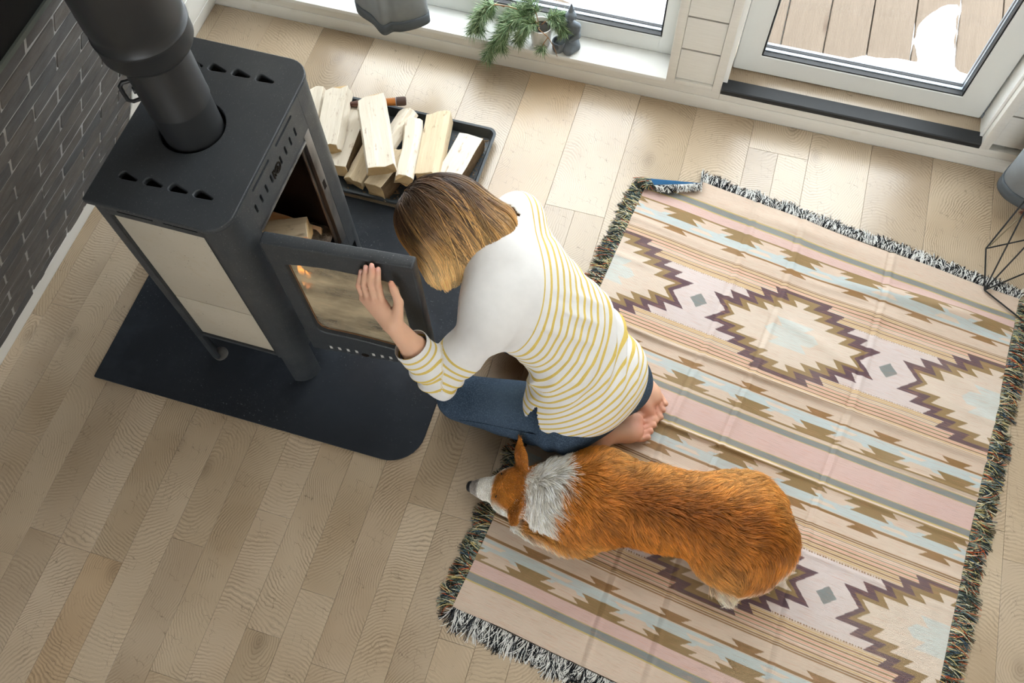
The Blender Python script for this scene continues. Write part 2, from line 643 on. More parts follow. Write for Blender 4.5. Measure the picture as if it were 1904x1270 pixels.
WW = M['whitewood']
struct(box('baseboard_far', (0.0, 0.0, 0.0), (4.2, 0.03, 0.060), WW, None, 0.002))
struct(box('trim_3', (0.0, 0.003, 0.0605), (2.024, 0.03, 0.113), WW, None, 0.0015))
struct(box('trim_4', (2.0245, 0.003, 0.0605), (4.2, 0.03, 0.095), WW, None, 0.0015))
struct(box('wall_far', (-0.3, 0.031, -0.3), (5.6, 0.26, 0.094), M['white']))
struct(box('window_1_sill', (0.02, -0.004, 0.098), (1.826, 0.16, 0.1155), M['white'], None, 0.002))
# pillar between window and door
pil = struct(box('wall_far_pillar', (1.827, 0.040, 0.094), (2.021, 0.26, 2.2), M['white']))
for a, b in ((1.825, 1.856), (1.993, 2.0235)):
    box('corner_trim', (a, -0.002, 0.097), (b, 0.03, 2.2), WW, pil, 0.0015)
struct(box('trim_5', (1.856, 0.001, 0.096), (1.993, 0.03, 0.117), WW, None, 0.001))


def clap(x0, x1, parent, z0=0.119, n=5, h=0.1455):
    for i in range(n):
        za, zb = z0 + i * h, z0 + (i + 1) * h - 0.009
        me = pymesh('board', [(x0, 0.038, za), (x1, 0.038, za), (x1, 0.010, za), (x0, 0.010, za), (x0, 0.038, zb), (x1, 0.038, zb), (x1, 0.012, zb), (x0, 0.012, zb)],
                    [(3, 2, 6, 7), (0, 3, 7, 4), (1, 5, 6, 2), (0, 1, 2, 3)[::-1], (4, 7, 6, 5), (0, 4, 5, 1)])
        link('board', me, WW, parent)


clap(1.857, 1.992, pil)
rightw = struct(box('wall_far_right', (2.927, 0.040, 0.094), (5.6, 0.26, 2.2), M['white']))
box('corner_trim', (2.9235, -0.002, 0.097), (2.955, 0.03, 2.2), WW, rightw, 0.0015)
clap(2.956, 3.6, rightw)
struct(box('wall_far_top', (0.6, 0.03, 2.2), (4.9, 0.26, 2.55), M['white']))
for k, (xa, xb) in enumerate(((1.15, 1.25), (3.9, 4.0))):
    struct(box('wall_far_post_%d' % (k + 1), (xa, 0.03, 2.55), (xb, 0.26, 4.0), M['white']))


def glazing(name, x0, x1, z0, z1, y, fw, gx0, gx1, gz0, par=None):
    """frame outer x0..x1, z0..z1; clear opening gx0..gx1 from gz0"""
    me = plate_me(name, [rrect(x0, z0, x1, z1, 0.006), rrect(gx0, gz0, gx1, z1 - 0.08, 0.004)[::-1]], 0.065, 0.003, frame_mtx((0, y + 0.0325, 0), (1, 0, 0), (0, 0, 1)))
    fr = link(name, me, M['pvc'])
    # inner bead, gasket, spacer and panes
    def ring(nm, ins, w, y0, y1, mat, bev=0.0):
        a = (gx0 + ins, gz0 + ins, gx1 - ins, z1 - 0.08 - ins)
        m2 = plate_me(nm, [rrect(*a, 0.002), rrect(a[0] + w, a[1] + w, a[2] - w, a[3] - w, 0.002)[::-1]], y1 - y0, bev, frame_mtx((0, (y0 + y1) / 2, 0), (1, 0, 0), (0, 0, 1)))
        return link(nm, m2, mat, fr)
    ring('gasket', -0.001, 0.006, y + 0.003, y + 0.020, M['rubber'])
    ring('spacer', 0.004, 0.004, y + 0.024, y + 0.036, M['gasket'])
    ring('outer_gasket', 0.003, 0.004, y + 0.040, y + 0.050, M['rubber'])
    ring('outer_bead', -0.001, 0.008, y + 0.052, y + 0.063, M['gasket'])
    for yy in (y + 0.022,):
        a, b, c, d = gx0 + 0.001, gx1 - 0.001, gz0 + 0.001, z1 - 0.081
        link('pane', pymesh('pane', [(a, yy, c), (b, yy, c), (b, yy, d), (a, yy, d)], [(0, 1, 2, 3)]), M['windowglass'], fr)
    return fr


w1 = struct(glazing('window_1', 0.30, 1.8255, 0.116, 2.2, 0.110, 0.075, 0.375, 1.774, 0.191))
struct(box('wall_far_left', (0.0, 0.03, 0.1), (0.30, 0.26, 2.2), M['white']))
d1 = struct(glazing('door_1', 2.0445, 2.9085, 0.122, 2.19, 0.106, 0.085, 2.130, 2.8165, 0.203))
# door surround
struct(box('trim_6', (2.024, 0.03, 0.1), (2.040, 0.24, 2.2), M['white']))
struct(box('trim_7', (2.914, 0.03, 0.1), (2.925, 0.24, 2.2), M['white']))
sill = struct(box('trim_8', (2.024, 0.034, 0.094), (2.925, 0.24, 0.1185), M['floor'], None, 0.001))
hinge = box('hinge', (2.9095, 0.112, 0.128), (2.9135, 0.150, 0.190), M['gasket'], d1, 0.001)
for k in range(3):
    box('hinge_plate', (2.9085, 0.104 + 0.006 * k, 0.128), (2.9145, 0.107 + 0.006 * k, 0.146), M['gasket'], hinge)
# black threshold profile
bm = bmesh.new()
prof = [(-0.0025, 0.096), (-0.004, 0.098), (-0.003, 0.114), (0.000, 0.118), (0.046, 0.1235), (0.046, 0.119), (0.002, 0.113), (0.002, 0.096)]
rows = [[bm.verts.new((x, y, z)) for y, z in prof] for x in (2.0245, 2.9235)]
for i in range(len(prof)):
    j = (i + 1) % len(prof)
    bm.faces.new((rows[0][i], rows[1][i], rows[1][j], rows[0][j]))
bm.faces.new(rows[0][::-1]); bm.faces.new(rows[1])
struct(link('trim_9', from_bm('trim_9', bm), M['blackmetal']))

# ================================================================== outside: deck and snow
deck = empty('deck', (2.6, 1.4, -0.1))
tag(deck, kind='structure')
db = box_me('plank', (-0.0805, -1.3, -0.03), (0.0805, 1.3, 0.0), 0.005, 2)
for i in range(-11, 13):
    o = link('plank', db, M['deck'], deck, world=False)
    o.location = (2.624 + i * 0.1655 - 2.6, 0.28 + 1.3 - 1.4, 0.02 + rnd.uniform(-.001, .001))
g = box('ground', (-4, 0.26, -0.55), (9, 14, -0.45), M['snow'])
tag(g, kind='structure')
# snow drifts
def snow_patch(name, x0, x1, y0, y1, fn, label):
    nx, ny = 90, 90
    xs, ys = np.linspace(x0, x1, nx), np.linspace(y0, y1, ny)
    X, Y = np.meshgrid(xs, ys)
    Z = fn(X, Y)
    V = np.stack([X, Y, Z], -1).reshape(-1, 3)
    idx = np.arange(nx * ny).reshape(ny, nx)
    Qd = np.stack([idx[:-1, :-1], idx[:-1, 1:], idx[1:, 1:], idx[1:, :-1]], -1).reshape(-1, 4)
    keep = (V[Qd][:, :, 2] > -0.099).any(1)
    o = link(name, npmesh(name, V, Qd[keep]), M['snow'])
    tag(o, label, 'snow', kind='stuff')
    return o


def vnoise(X, Y, s, seed=0):
    """value noise on arrays"""
    def h(i, j):
        n = (i * 374761393 + j * 668265263 + seed * 974711) & 0x7fffffff
        n = ((n ^ (n >> 13)) * 1274126177) & 0x7fffffff
        return ((n ^ (n >> 16)) & 0xffff) / 65535.0
    x, y = X * s + 1000.0, Y * s + 1000.0
    i, j = np.floor(x).astype(np.int64), np.floor(y).astype(np.int64)
    fx, fy = x - i, y - j
    fx, fy = fx * fx * (3 - 2 * fx), fy * fy * (3 - 2 * fy)
    return (h(i, j) * (1 - fx) + h(i + 1, j) * fx) * (1 - fy) + (h(i, j + 1) * (1 - fx) + h(i + 1, j + 1) * fx) * fy


def snow_door(X, Y):
    n = vnoise(X, Y, 9, 3) * 0.6 + vnoise(X, Y, 24, 4) * 0.3 + vnoise(X, Y, 60, 5) * 0.12
    d1_ = (Y - 0.40) / 0.15 + (2.62 - X) * 0.35            # along the door bottom, deeper to the right
    band = np.exp(-np.clip(d1_, 0, 9) ** 2 * 1.2) * np.clip((X - 2.28) * 4, 0, 1)
    side = np.exp(-((X - 2.84 - 0.05 * np.sin(Y * 7)) / 0.10) ** 2) * np.clip((1.05 - Y) * 3, 0, 1)
    return -0.105 + 0.07 * np.clip(np.maximum(band, side) * 1.5 - 0.75 + 0.55 * n, 0, 1)


def snow_win(X, Y):
    n = vnoise(X, Y, 6, 8) * 0.6 + vnoise(X, Y, 20, 9) * 0.4
    return -0.10 + 0.05 * np.clip(n * 1.6 - 0.25, 0, 1)


snow_patch('snow', 1.95, 3.6, 0.27, 1.6, snow_door, 'white snow drifted over the deck boards outside the glass door')
snow_patch('snow', -0.2, 1.93, 0.27, 2.2, snow_win, 'white snow lying on the deck outside the window')


# ================================================================== stove materials
def mat_stove():
    t = NT('black_stove_steel', 0.48, 0.45)
    p = t.pos()
    c = t.mix(t.noise(p, 7, 4), srgb(44, 47, 50), srgb(58, 61, 64))
    dust = t.m('GREATER_THAN', t.noise(p, 420, 1, 0.4), 0.725)
    c = t.mix(t.m('MULTIPLY', dust, 0.55), c, srgb(150, 150, 146))
    scr = t.rng(t.noise(t.map(p, (40, 4, 4)), 7, 3), 0.62, 0.75)
    c = t.mix(t.m('MULTIPLY', scr, 0.12), c, srgb(110, 110, 108))
    t.col(c)
    t.rough(t.rng(t.noise(p, 12, 4), 0.3, 0.7, 0.40, 0.58))
    t.bump(t.noise(p, 500, 2), 0.08, 0.0006)
    M['stove'] = t.mat
    t = NT('hearth_steel', 0.6, 0.25)
    p = t.pos()
    c = t.mix(t.noise(p, 6, 4), srgb(27, 30, 35), srgb(42, 47, 54))
    dust = t.m('GREATER_THAN', t.noise(p, 230, 2, 0.6), t.rng(t.noise(p, 4, 2), 0.35, 0.65, 0.80, 0.665))
    c = t.mix(t.m('MULTIPLY', dust, 0.5), c, srgb(120, 126, 132))
    haze = t.rng(t.noise(p, 3.0, 5, 0.65), 0.5, 0.75)
    c = t.mix(t.m('MULTIPLY', haze, 0.35), c, srgb(72, 80, 90))
    t.col(c)
    t.rough(t.rng(t.noise(p, 10, 4), 0.3, 0.7, 0.52, 0.7))
    M['hearth'] = t.mat
    t = NT('bare_worn_steel', 0.42, 0.5, 0.6)
    p = t.pos()
    c = t.mix(t.rng(t.noise(t.map(p, (1, 1, 0.4)), 16, 4), 0.35, 0.7), srgb(70, 68, 66), srgb(138, 134, 130))
    t.col(c)
    M['worn'] = t.mat
    t = NT('sooty_firebox', 0.95, 0.1)
    p = t.pos()
    t.col(t.mix(t.noise(p, 9, 4), srgb(17, 15, 14), srgb(44, 36, 30)))
    t.bump(t.noise(p, 60, 4), 0.3, 0.003)
    M['soot'] = t.mat
    t = NT('ash', 1.0, 0.05)
    p = t.pos()
    t.col(t.mix(t.noise(p, 90, 4, 0.7), srgb(38, 33, 29), srgb(150, 140, 128)))
    t.bump(t.noise(p, 140, 4), 1.0, 0.006)
    M['ash'] = t.mat
    t = NT('beige_stone_tile', 0.6, 0.35)
    p = t.pos()
    c = t.mix(t.noise(p, 5, 4), srgb(168, 158, 140), srgb(186, 177, 160))
    c = t.mix(t.rng(t.noise(p, 36, 4), 0.55, 0.75, 0, 0.3), c, srgb(168, 150, 122))
    pit = t.m('GREATER_THAN', t.noise(p, 170, 1), 0.76)
    c = t.mix(t.m('MULTIPLY', pit, 0.8), c, srgb(70, 60, 50))
    t.col(c)
    t.bump(t.m('MULTIPLY', pit, -1.0), 0.5, 0.002)
    M['tile'] = t.mat
    # sooty stove glass; reflected light is also put into the film's pale colour
    t = NT('sooty_glass')
    p = t.pos()
    n1 = t.noise(t.map(p, (1, 1, 2.2)), 4.5, 4, 0.6)
    n2 = t.noise(p, 22, 4, 0.6)
    body = t.n('ShaderNodeBsdfPrincipled')
    body.inputs['Roughness'].default_value = 0.35
    t.put(body.inputs['Base Color'], t.mix(t.rng(n1, 0.35, 0.65), srgb(176, 160, 132), srgb(214, 194, 158)))
    trn = t.n('ShaderNodeBsdfTransparent')
    trn.inputs[0].default_value = (0.86, 0.85, 0.83, 1)
    gl = t.n('ShaderNodeBsdfGlossy')
    gl.inputs['Roughness'].default_value = 0.05
    m1 = t.n('ShaderNodeMixShader')
    film = t.m('ADD', t.rng(n1, 0.34, 0.62, 0.30, 0.85), t.rng(n2, 0.55, 0.8, 0.0, 0.22), clamp=True)
    t.put(m1.inputs[0], film)
    t.t.links.new(trn.outputs[0], m1.inputs[1]); t.t.links.new(body.outputs[0], m1.inputs[2])
    m2 = t.n('ShaderNodeMixShader')
    lw = t.n('ShaderNodeLayerWeight')
    t.put(m2.inputs[0], t.m('ADD', 0.05, t.m('MULTIPLY', t.m('POWER', lw.outputs['Facing'], 5.0), 0.7)))
    t.t.links.new(m1.outputs[0], m2.inputs[1]); t.t.links.new(gl.outputs[0], m2.inputs[2])
    t.t.links.new(m2.outputs[0], t.out.inputs[0])
    M['sootglass'] = t.mat
    t = NT('flame')
    em = t.n('ShaderNodeEmission')
    em.inputs['Color'].default_value = (1.0, 0.33, 0.045, 1)
    em.inputs['Strength'].default_value = 9.0
    t.t.links.new(em.outputs[0], t.out.inputs[0])
    M['flame'] = t.mat
    t = NT('ember', 0.9)
    p = t.pos()
    k = t.rng(t.noise(p, 60, 3), 0.5, 0.62)
    t.col(srgb(40, 26, 20))
    t.b.inputs['Emission Color'].default_value = (1.0, 0.22, 0.03, 1)
    t.put(t.b.inputs['Emission Strength'], t.m('MULTIPLY', k, 3.0))
    M['ember'] = t.mat


mat_stove()
ST = M['stove']

# ================================================================== hearth plate
me = plate_me('hearth_plate', [rrect(0.318, -1.604, 1.409, -0.727, (0.004, 0.105, 0.105, 0.004))], 0.006, 0.0008, Matrix.Translation((0, 0, 0.003)))
tag(link('hearth_plate', me, M['hearth']), 'black steel hearth plate with rounded front corners on the floor under the stove', 'hearth plate')
HZ = 0.006

# ================================================================== wood stove
stove = empty('wood_stove', (0.835, -1.178, HZ), 'black wood-burning stove with beige stone side tiles and its door open', 'stove')
yc = -1.178


def teardrop(x, y):
    p = [(x + 0.046, y - 0.0045), (x + 0.048, y - 0.001), (x + 0.046, y + 0.0015)]
    p += [(x + 0.012, y + 0.0140), (x + 0.006, y + 0.0140), (x + 0.001, y + 0.008), (x - 0.001, y - 0.002), (x + 0.003, y - 0.0065), (x + 0.010, y - 0.0072)]
    return p[::-1]


def circle(cx, cy, r, n=40):
    return [(cx + r * math.cos(2 * math.pi * i / n), cy + r * math.sin(2 * math.pi * i / n)) for i in range(n)]


top_out = rrect(0.646, -1.444, 1.0095, -0.912, (0.006, 0.058, 0.058, 0.006))
holes = [circle(0.805, yc, 0.0805)[::-1]]
for k in range(4):
    holes.append(teardrop(0.700 + 0.0650 * k, -1.3575))
    holes.append(teardrop(0.698 + 0.0650 * k, -0.996))
me = plate_me('top_plate', [top_out] + holes, 0.016, 0.0025, Matrix.Translation((0, 0, 0.892)))
link('top_plate', me, ST, stove)
box('inner_top', (0.67, -1.405, 0.845), (0.98, -0.95, 0.855), M['soot'], stove)


def vposts(name, pts, th, z0, z1, parent, mat, smooth=True):
    """vertical shell following plan polyline pts, thickness th to the left side"""
    n = len(pts)
    out, inn = [], []
    for i, p in enumerate(pts):
        a, b = Vector(pts[max(i - 1, 0)]), Vector(pts[min(i + 1, n - 1)])
        t = (b - a).normalized()
        nr = Vector((-t.y, t.x))
        out.append(Vector(p)); inn.append(Vector(p) + nr * th)
    ring = out + inn[::-1]
    m = len(ring)
    v = [(q.x, q.y, z0) for q in ring] + [(q.x, q.y, z1) for q in ring]
    f = [(i, (i + 1) % m, m + (i + 1) % m, m + i) for i in range(m)]
    for i in range(n - 1):
        f.append((i, m - 1 - i, m - 2 - i, i + 1)); f.append((m + i, m + i + 1, 2 * m - 2 - i, 2 * m - 1 - i))
    me = pymesh(name, v, f, True)
    bm = bmesh.new(); bm.from_mesh(me); bmesh.ops.recalc_face_normals(bm, faces=bm.faces[:]); bm.to_mesh(me); bm.free()
    me.set_sharp_from_angle(angle=math.radians(45))
    return link(name, me, mat, parent)


XF, YL, YR, XB = 1.013, -1.4365, -0.9195, 0.655
# front corner posts (rounded), rear corner posts
fl = [(0.940, YL)] + arc(XF - 0.062, YL + 0.062, 0.062, -90, 0, 10) + [(XF, -1.338)]
frr = [(XF, -1.018)] + arc(XF - 0.062, YR - 0.062, 0.062, 0, 90, 10) + [(0.940, YR)]
rl = [(XB, -1.36)] + arc(XB + 0.012, YL + 0.012, 0.012, 180, 270, 4) + [(0.692, YL)]
rr_ = [(0.692, YR)] + arc(XB + 0.012, YR - 0.012, 0.012, 90, 180, 4) + [(XB, -0.996)]
for nm, pl, z0 in (('front_post', fl, 0.2), ('front_post', frr, 0.2), ('rear_post', rl, 0.2), ('rear_post', rr_, 0.2)):
    vposts(nm, pl, 0.010, 0.18, 0.884 if 'rear' in nm else 0.8975, stove, ST)
for nm, pl in (('leg', [(0.950, YL)] + arc(XF - 0.062, YL + 0.062, 0.062, -90, 0, 10) + [(XF, -1.372)]), ('leg', [(XF, -0.984)] + arc(XF - 0.062, YR - 0.062, 0.062, 0, 90, 10) + [(0.950, YR)]),
               ('leg', [(XB, -1.405)] + arc(XB + 0.012, YL + 0.012, 0.012, 180, 270, 4) + [(0.686, YL)]), ('leg', [(0.686, YR)] + arc(XB + 0.012, YR - 0.012, 0.012, 90, 180, 4) + [(XB, -0.951)])):
    vposts(nm, pl, 0.010, HZ, 0.18, stove, ST)
    cx, cy = np.mean([p[0] for p in pl]), np.mean([p[1] for p in pl])
    cx += -0.015 if cx > 0.8 else 0.018
    cy += 0.012 if cy < yc else -0.012
    link('foot', plate_me('foot', [circle(cx, cy, 0.024, 24)], 0.006, 0.001, Matrix.Translation((0, 0, HZ + 0.003))), M['worn'], stove)
for sgn, yy in ((-1, YL), (1, YR)):
    y0, y1 = (yy, yy + 0.010) if sgn < 0 else (yy - 0.010, yy)
    # side frame with the opening for the tiles
    me = plate_me('side_panel', [rrect(0.690, 0.19, 0.942, 0.886, 0.001), rrect(0.694, 0.204, 0.9385, 0.848, 0.001)[::-1], rrect(0.720, 0.866, 0.815, 0.876, 0.004)[::-1], rrect(0.840, 0.866, 0.930, 0.876, 0.004)[::-1]], 0.010, 0, frame_mtx((0, (y0 + y1) / 2, 0), (1, 0, 0), (0, 0, 1)))
    link('side_panel', me, ST, stove)
    ty = yy + 0.006 if sgn < 0 else yy - 0.006
    ya, yb = (ty, ty + 0.02) if sgn < 0 else (ty - 0.02, ty)
    box('stone_tile', (0.6948, ya, 0.2048), (0.9377, yb, 0.4335), M['tile'], stove, 0.0015)
    box('stone_tile', (0.6948, ya, 0.4365), (0.9377, yb, 0.8472), M['tile'], stove, 0.0015)
box('back_panel', (XB, -1.37, 0.2), (XB + 0.006, -0.985, 0.885), ST, stove)
box('base_panel', (0.66, -1.40, 0.196), (0.975, -0.955, 0.204), ST, stove)
# front panel with slots and the fire opening
slots = []
for k in range(4):
    for base in (-1.3155, -1.1665):
        y = base + 0.0302 * k
        slots.append(rrect(y - 0.0042, 0.812, y + 0.0042, 0.842, 0.004)[::-1])
for a, b in ((-1.303, -1.207), (-1.166, -1.068)):
    slots.append(rrect(a, 0.8755, b, 0.8845, 0.004)[::-1])
MF = frame_mtx((XF - 0.0052, 0, 0), (0, 1, 0), (0, 0, 1))
me = plate_me('front_panel', [rrect(-1.3375, 0.19, -1.0185, 0.8975, 0.001), rrect(-1.334, 0.262, -1.052, 0.756, (0.02, 0.02, 0.006, 0.006))[::-1]] + slots, 0.010, 0.0, MF)
link('front_panel', me, ST, stove)
box('slot_backing', (XF - 0.04, -1.35, 0.80), (XF - 0.034, -1.0, 0.883), M['soot'], stove)
# emblem: ring with a triangle and strokes
emb = link('emblem', plate_me('emblem', [circle(-1.1885, 0.826, 0.0150, 28), circle(-1.1885, 0.826, 0.0112, 28)[::-1]], 0.003, 0, frame_mtx((XF + 0.0008, 0, 0), (0, 1, 0), (0, 0, 1))), M['soot'], stove)
link('emblem_triangle', plate_me('emblem_triangle', [[(-1.1965, 0.819), (-1.1805, 0.819), (-1.1885, 0.8345)], [(-1.1925, 0.8213), (-1.1885, 0.829), (-1.1845, 0.8213)]], 0.003, 0, frame_mtx((XF + 0.0008, 0, 0), (0, 1, 0), (0, 0, 1))), M['soot'], emb)
for k, (ya, za, yb, zb) in enumerate(((-1.2075, 0.814, -1.2035, 0.822), (-1.2075, 0.838, -1.2035, 0.830), (-1.2145, 0.812, -1.2105, 0.840))):
    link('emblem_stroke', plate_me('emblem_stroke', [rrect(ya, min(za, zb), yb, max(za, zb), 0.001)], 0.003, 0, frame_mtx((XF + 0.0008, 0, 0), (0, 1, 0), (0, 0, 1))), M['soot'], emb)
# worn jamb frame round the opening
me = plate_me('jamb_frame', [rrect(-1.3345, 0.258, -1.020, 0.780, 0.006), rrect(-1.322, 0.270, -1.062, 0.748, 0.012)[::-1]], 0.006, 0.001, frame_mtx((XF - 0.014, 0, 0), (0, 1, 0), (0, 0, 1)))
link('jamb_frame', me, M['worn'], stove)
box('jamb_strip', (XF - 0.0005, -1.0515, 0.262), (XF + 0.0012, -1.021, 0.776), M['worn'], stove, 0.0004)
box('top_strip', (XF - 0.0005, -1.3335, 0.757), (XF + 0.0045, -1.052, 0.763), M['worn'], stove, 0.0006)
latch = box('latch_slot', (XF + 0.0013, -1.044, 0.535), (XF + 0.0018, -1.030, 0.570), M['soot'], stove)
# firebox
fb = bmesh.new()
def add_box(bm, a, b):
    x0, y0, z0 = a; x1, y1, z1 = b
    vs = [bm.verts.new(p) for p in ((x0, y0, z0), (x1, y0, z0), (x1, y1, z0), (x0, y1, z0), (x0, y0, z1), (x1, y0, z1), (x1, y1, z1), (x0, y1, z1))]
    for q in ((0, 3, 2, 1), (4, 5, 6, 7), (0, 1, 5, 4), (1, 2, 6, 5), (2, 3, 7, 6), (3, 0, 4, 7)): bm.faces.new([vs[i] for i in q])
for a, b in (((0.70, -1.37, 0.262), (XF - 0.018, -0.986, 0.272)), ((0.70, -1.37, 0.272), (0.712, -0.986, 0.79)), ((0.712, -1.385, 0.262), (XF - 0.018, -1.345, 0.79)), ((0.712, -1.035, 0.262), (XF - 0.018, -0.986, 0.79)), ((0.70, -1.37, 0.785), (XF - 0.018, -0.986, 0.795))):
    add_box(fb, a, b)
link('firebox', from_bm('firebox', fb), M['soot'], stove)
nx = 40
X, Y = np.meshgrid(np.linspace(0.715, 0.996, nx), np.linspace(-1.343, -1.037, nx))
Z = 0.272 + 0.012 + 0.05 * np.exp(-((X - 0.90) ** 2 / 0.01 + (Y + 1.09) ** 2 / 0.006)) + 0.012 * vnoise(X, Y, 60, 2) + 0.006 * vnoise(X, Y, 160, 5)
idx = np.arange(nx * nx).reshape(nx, nx)
Qd = np.stack([idx[:-1, :-1], idx[:-1, 1:], idx[1:, 1:], idx[1:, :-1]], -1).reshape(-1, 4)
ash = link('ash_bed', npmesh('ash_bed', np.stack([X, Y, Z], -1).reshape(-1, 3), Qd), M['ash'])
tag(ash, 'grey ash and charcoal bed inside the stove firebox', 'ash', kind='stuff')

# ------------------------------------------------------------------ stove door
DA, DE = Vector((1.0305, -1.378, 0)), Vector((0.996, 0.089, 0)).normalized()
DN = Vector((DE.y, -DE.x, 0))
def dmtx(off): return frame_mtx(DA + DN * off, DE, (0, 0, 1))


gl_out = [(0.045, 0.340), (0.052, 0.318), (0.066, 0.307), (0.110, 0.304), (0.150, 0.300), (0.200, 0.291), (0.240, 0.282), (0.300, 0.266), (0.325, 0.270), (0.334, 0.290),
          (0.334, 0.500), (0.334, 0.668), (0.326, 0.680), (0.290, 0.688), (0.238, 0.693), (0.190, 0.697), (0.146, 0.698), (0.095, 0.694), (0.060, 0.688), (0.042, 0.682)]
vents = []
for k in range(8):
    u = 0.060 + 0.0265 * k + (0.026 if k >= 4 else 0)
    vents.append(rrect(u - 0.0045, 0.192, u + 0.0045, 0.214, 0.003)[::-1])
me = plate_me('door', [rrect(0.0, 0.180, 0.386, 0.780, (0.006, 0.006, 0.006, 0.006)), gl_out[::-1]] + vents, 0.034, 0.004, dmtx(-0.017))
door = link('door', me, ST, stove)
box_d = plate_me('vent_backing', [rrect(0.045, 0.185, 0.31, 0.222, 0.002)], 0.002, 0, dmtx(-0.0045))
link('vent_backing', box_d, simple('vent_steel', (206, 202, 196), 0.4, 0.5, 0.2, var=0.2, scale=90), door)
link('emblem_plate', plate_me('emblem_plate', [[(0.1665 + 0.012 * math.cos(a / 20 * 6.2832), 0.196 + 0.010 * math.sin(a / 20 * 6.2832)) for a in range(20)]], 0.001, 0, dmtx(0.0004)), M['soot'], door)
link('glass', plate_me('glass', [rrect(0.030, 0.250, 0.348, 0.712, 0.01)], 0.004, 0, dmtx(-0.020)), M['sootglass'], door)
link('glass_seal', plate_me('glass_seal', [rrect(0.028, 0.248, 0.350, 0.714, 0.01), [((u - 0.19) * 0.985 + 0.19, (z - 0.49) * 0.99 + 0.49) for u, z in gl_out][::-1]], 0.003, 0, dmtx(-0.0155)), simple('rusty_seal', (120, 84, 54), 0.7, var=0.5, scale=60), door)
for z in (0.26, 0.70):
    tube('hinge', [DA + DE * (-0.004) + DN * (-0.012) + Vector((0, 0, z - 0.03)), DA + DE * (-0.004) + DN * (-0.012) + Vector((0, 0, z + 0.03))], 0.006, ST, door)

# ------------------------------------------------------------------ flue pipe
pipe = empty('stove_pipe', (0.805, yc, 0.86), 'black steel flue pipe with a wider upper sleeve rising from the stove top', 'flue pipe')
PC = (0.805, yc, 0)
PM = simple('pipe_black', (40, 41, 42), 0.42, 0.45, var=0.06, scale=30)
link('lower_section', lathe_me('lower_section', [(0.0725, 0.86), (0.0725, 1.000), (0.071, 1.0005)], 64, PC), PM, pipe)
link('upper_section', lathe_me('upper_section', [(0.0735, 0.9985), (0.0755, 0.9985), (0.0755, 1.004), (0.0748, 1.006), (0.0748, 1.19)], 64, PC), PM, pipe)
link('sleeve', lathe_me('sleeve', [(0.076, 1.158), (0.083, 1.160), (0.098, 1.178), (0.1015, 1.186), (0.1015, 1.222), (0.104, 1.225), (0.1045, 1.232), (0.1015, 1.236), (0.1015, 1.262), (0.1035, 1.268), (0.1035, 1.62)], 72, PC), PM, pipe)
hd = Vector((-0.78, -0.62, 0)).normalized()
ht = Vector((-hd.y, hd.x, 0))
hc = Vector((0.805, yc, 1.062)) + hd * 0.073
pts = []
for a in [hc + Vector((0, 0, 0.030)), hc + hd * 0.018 + Vector((0, 0, 0.031)), hc + hd * 0.027 + Vector((0, 0, 0.022)), hc + hd * 0.028, hc + hd * 0.027 - Vector((0, 0, 0.022)), hc + hd * 0.018 - Vector((0, 0, 0.031)), hc - Vector((0, 0, 0.030))]:
    pts.append(a)
tube('damper_handle', pts, 0.0048, PM, pipe, 12)
tube('damper_shaft', [hc + ht * 0.0 - hd * 0.01, hc + hd * 0.006], 0.009, PM, pipe, 12)
# small thermometer stub behind the pipe
tube('rear_stub', [Vector((0.745, -1.02, 0.90)), Vector((0.745, -1.02, 0.925))], 0.012, PM, stove, 14)


# ================================================================== firewood
def mat_log(key, a, b, dark):
    t = NT(key, 0.8, 0.2)
    p, r = t.obj(), t.oi('Random')
    ps = t.vm('ADD', p, t.vm('SCALE', t.oi('Location'), 7.0))
    g = t.noise(t.map(ps, (3, 45, 45)), 3.0, 4, 0.6)
    c = t.mix(g, srgb(*a), srgb(*b))
    k = t.rng(t.noise(t.map(ps, (9, 26, 26)), 2.1, 3, 0.6), 0.60, 0.72)
    c = t.mix(t.m('MULTIPLY', k, 0.55), c, srgb(*dark))
    t.col(c)
    t.bump(g, 0.5, 0.003)
    M[key] = t.mat


mat_log('birch', (226, 212, 190), (246, 238, 224), (150, 106, 62))
mat_log('birch2', (210, 186, 150), (238, 222, 194), (112, 74, 42))
simple('bark', (104, 84, 62), 0.95, 0.1, var=0.45, scale=60, bump=0.9, bscale=120)
simple('logend', (214, 184, 138), 0.9, 0.1, var=0.15, scale=50, bump=0.4)


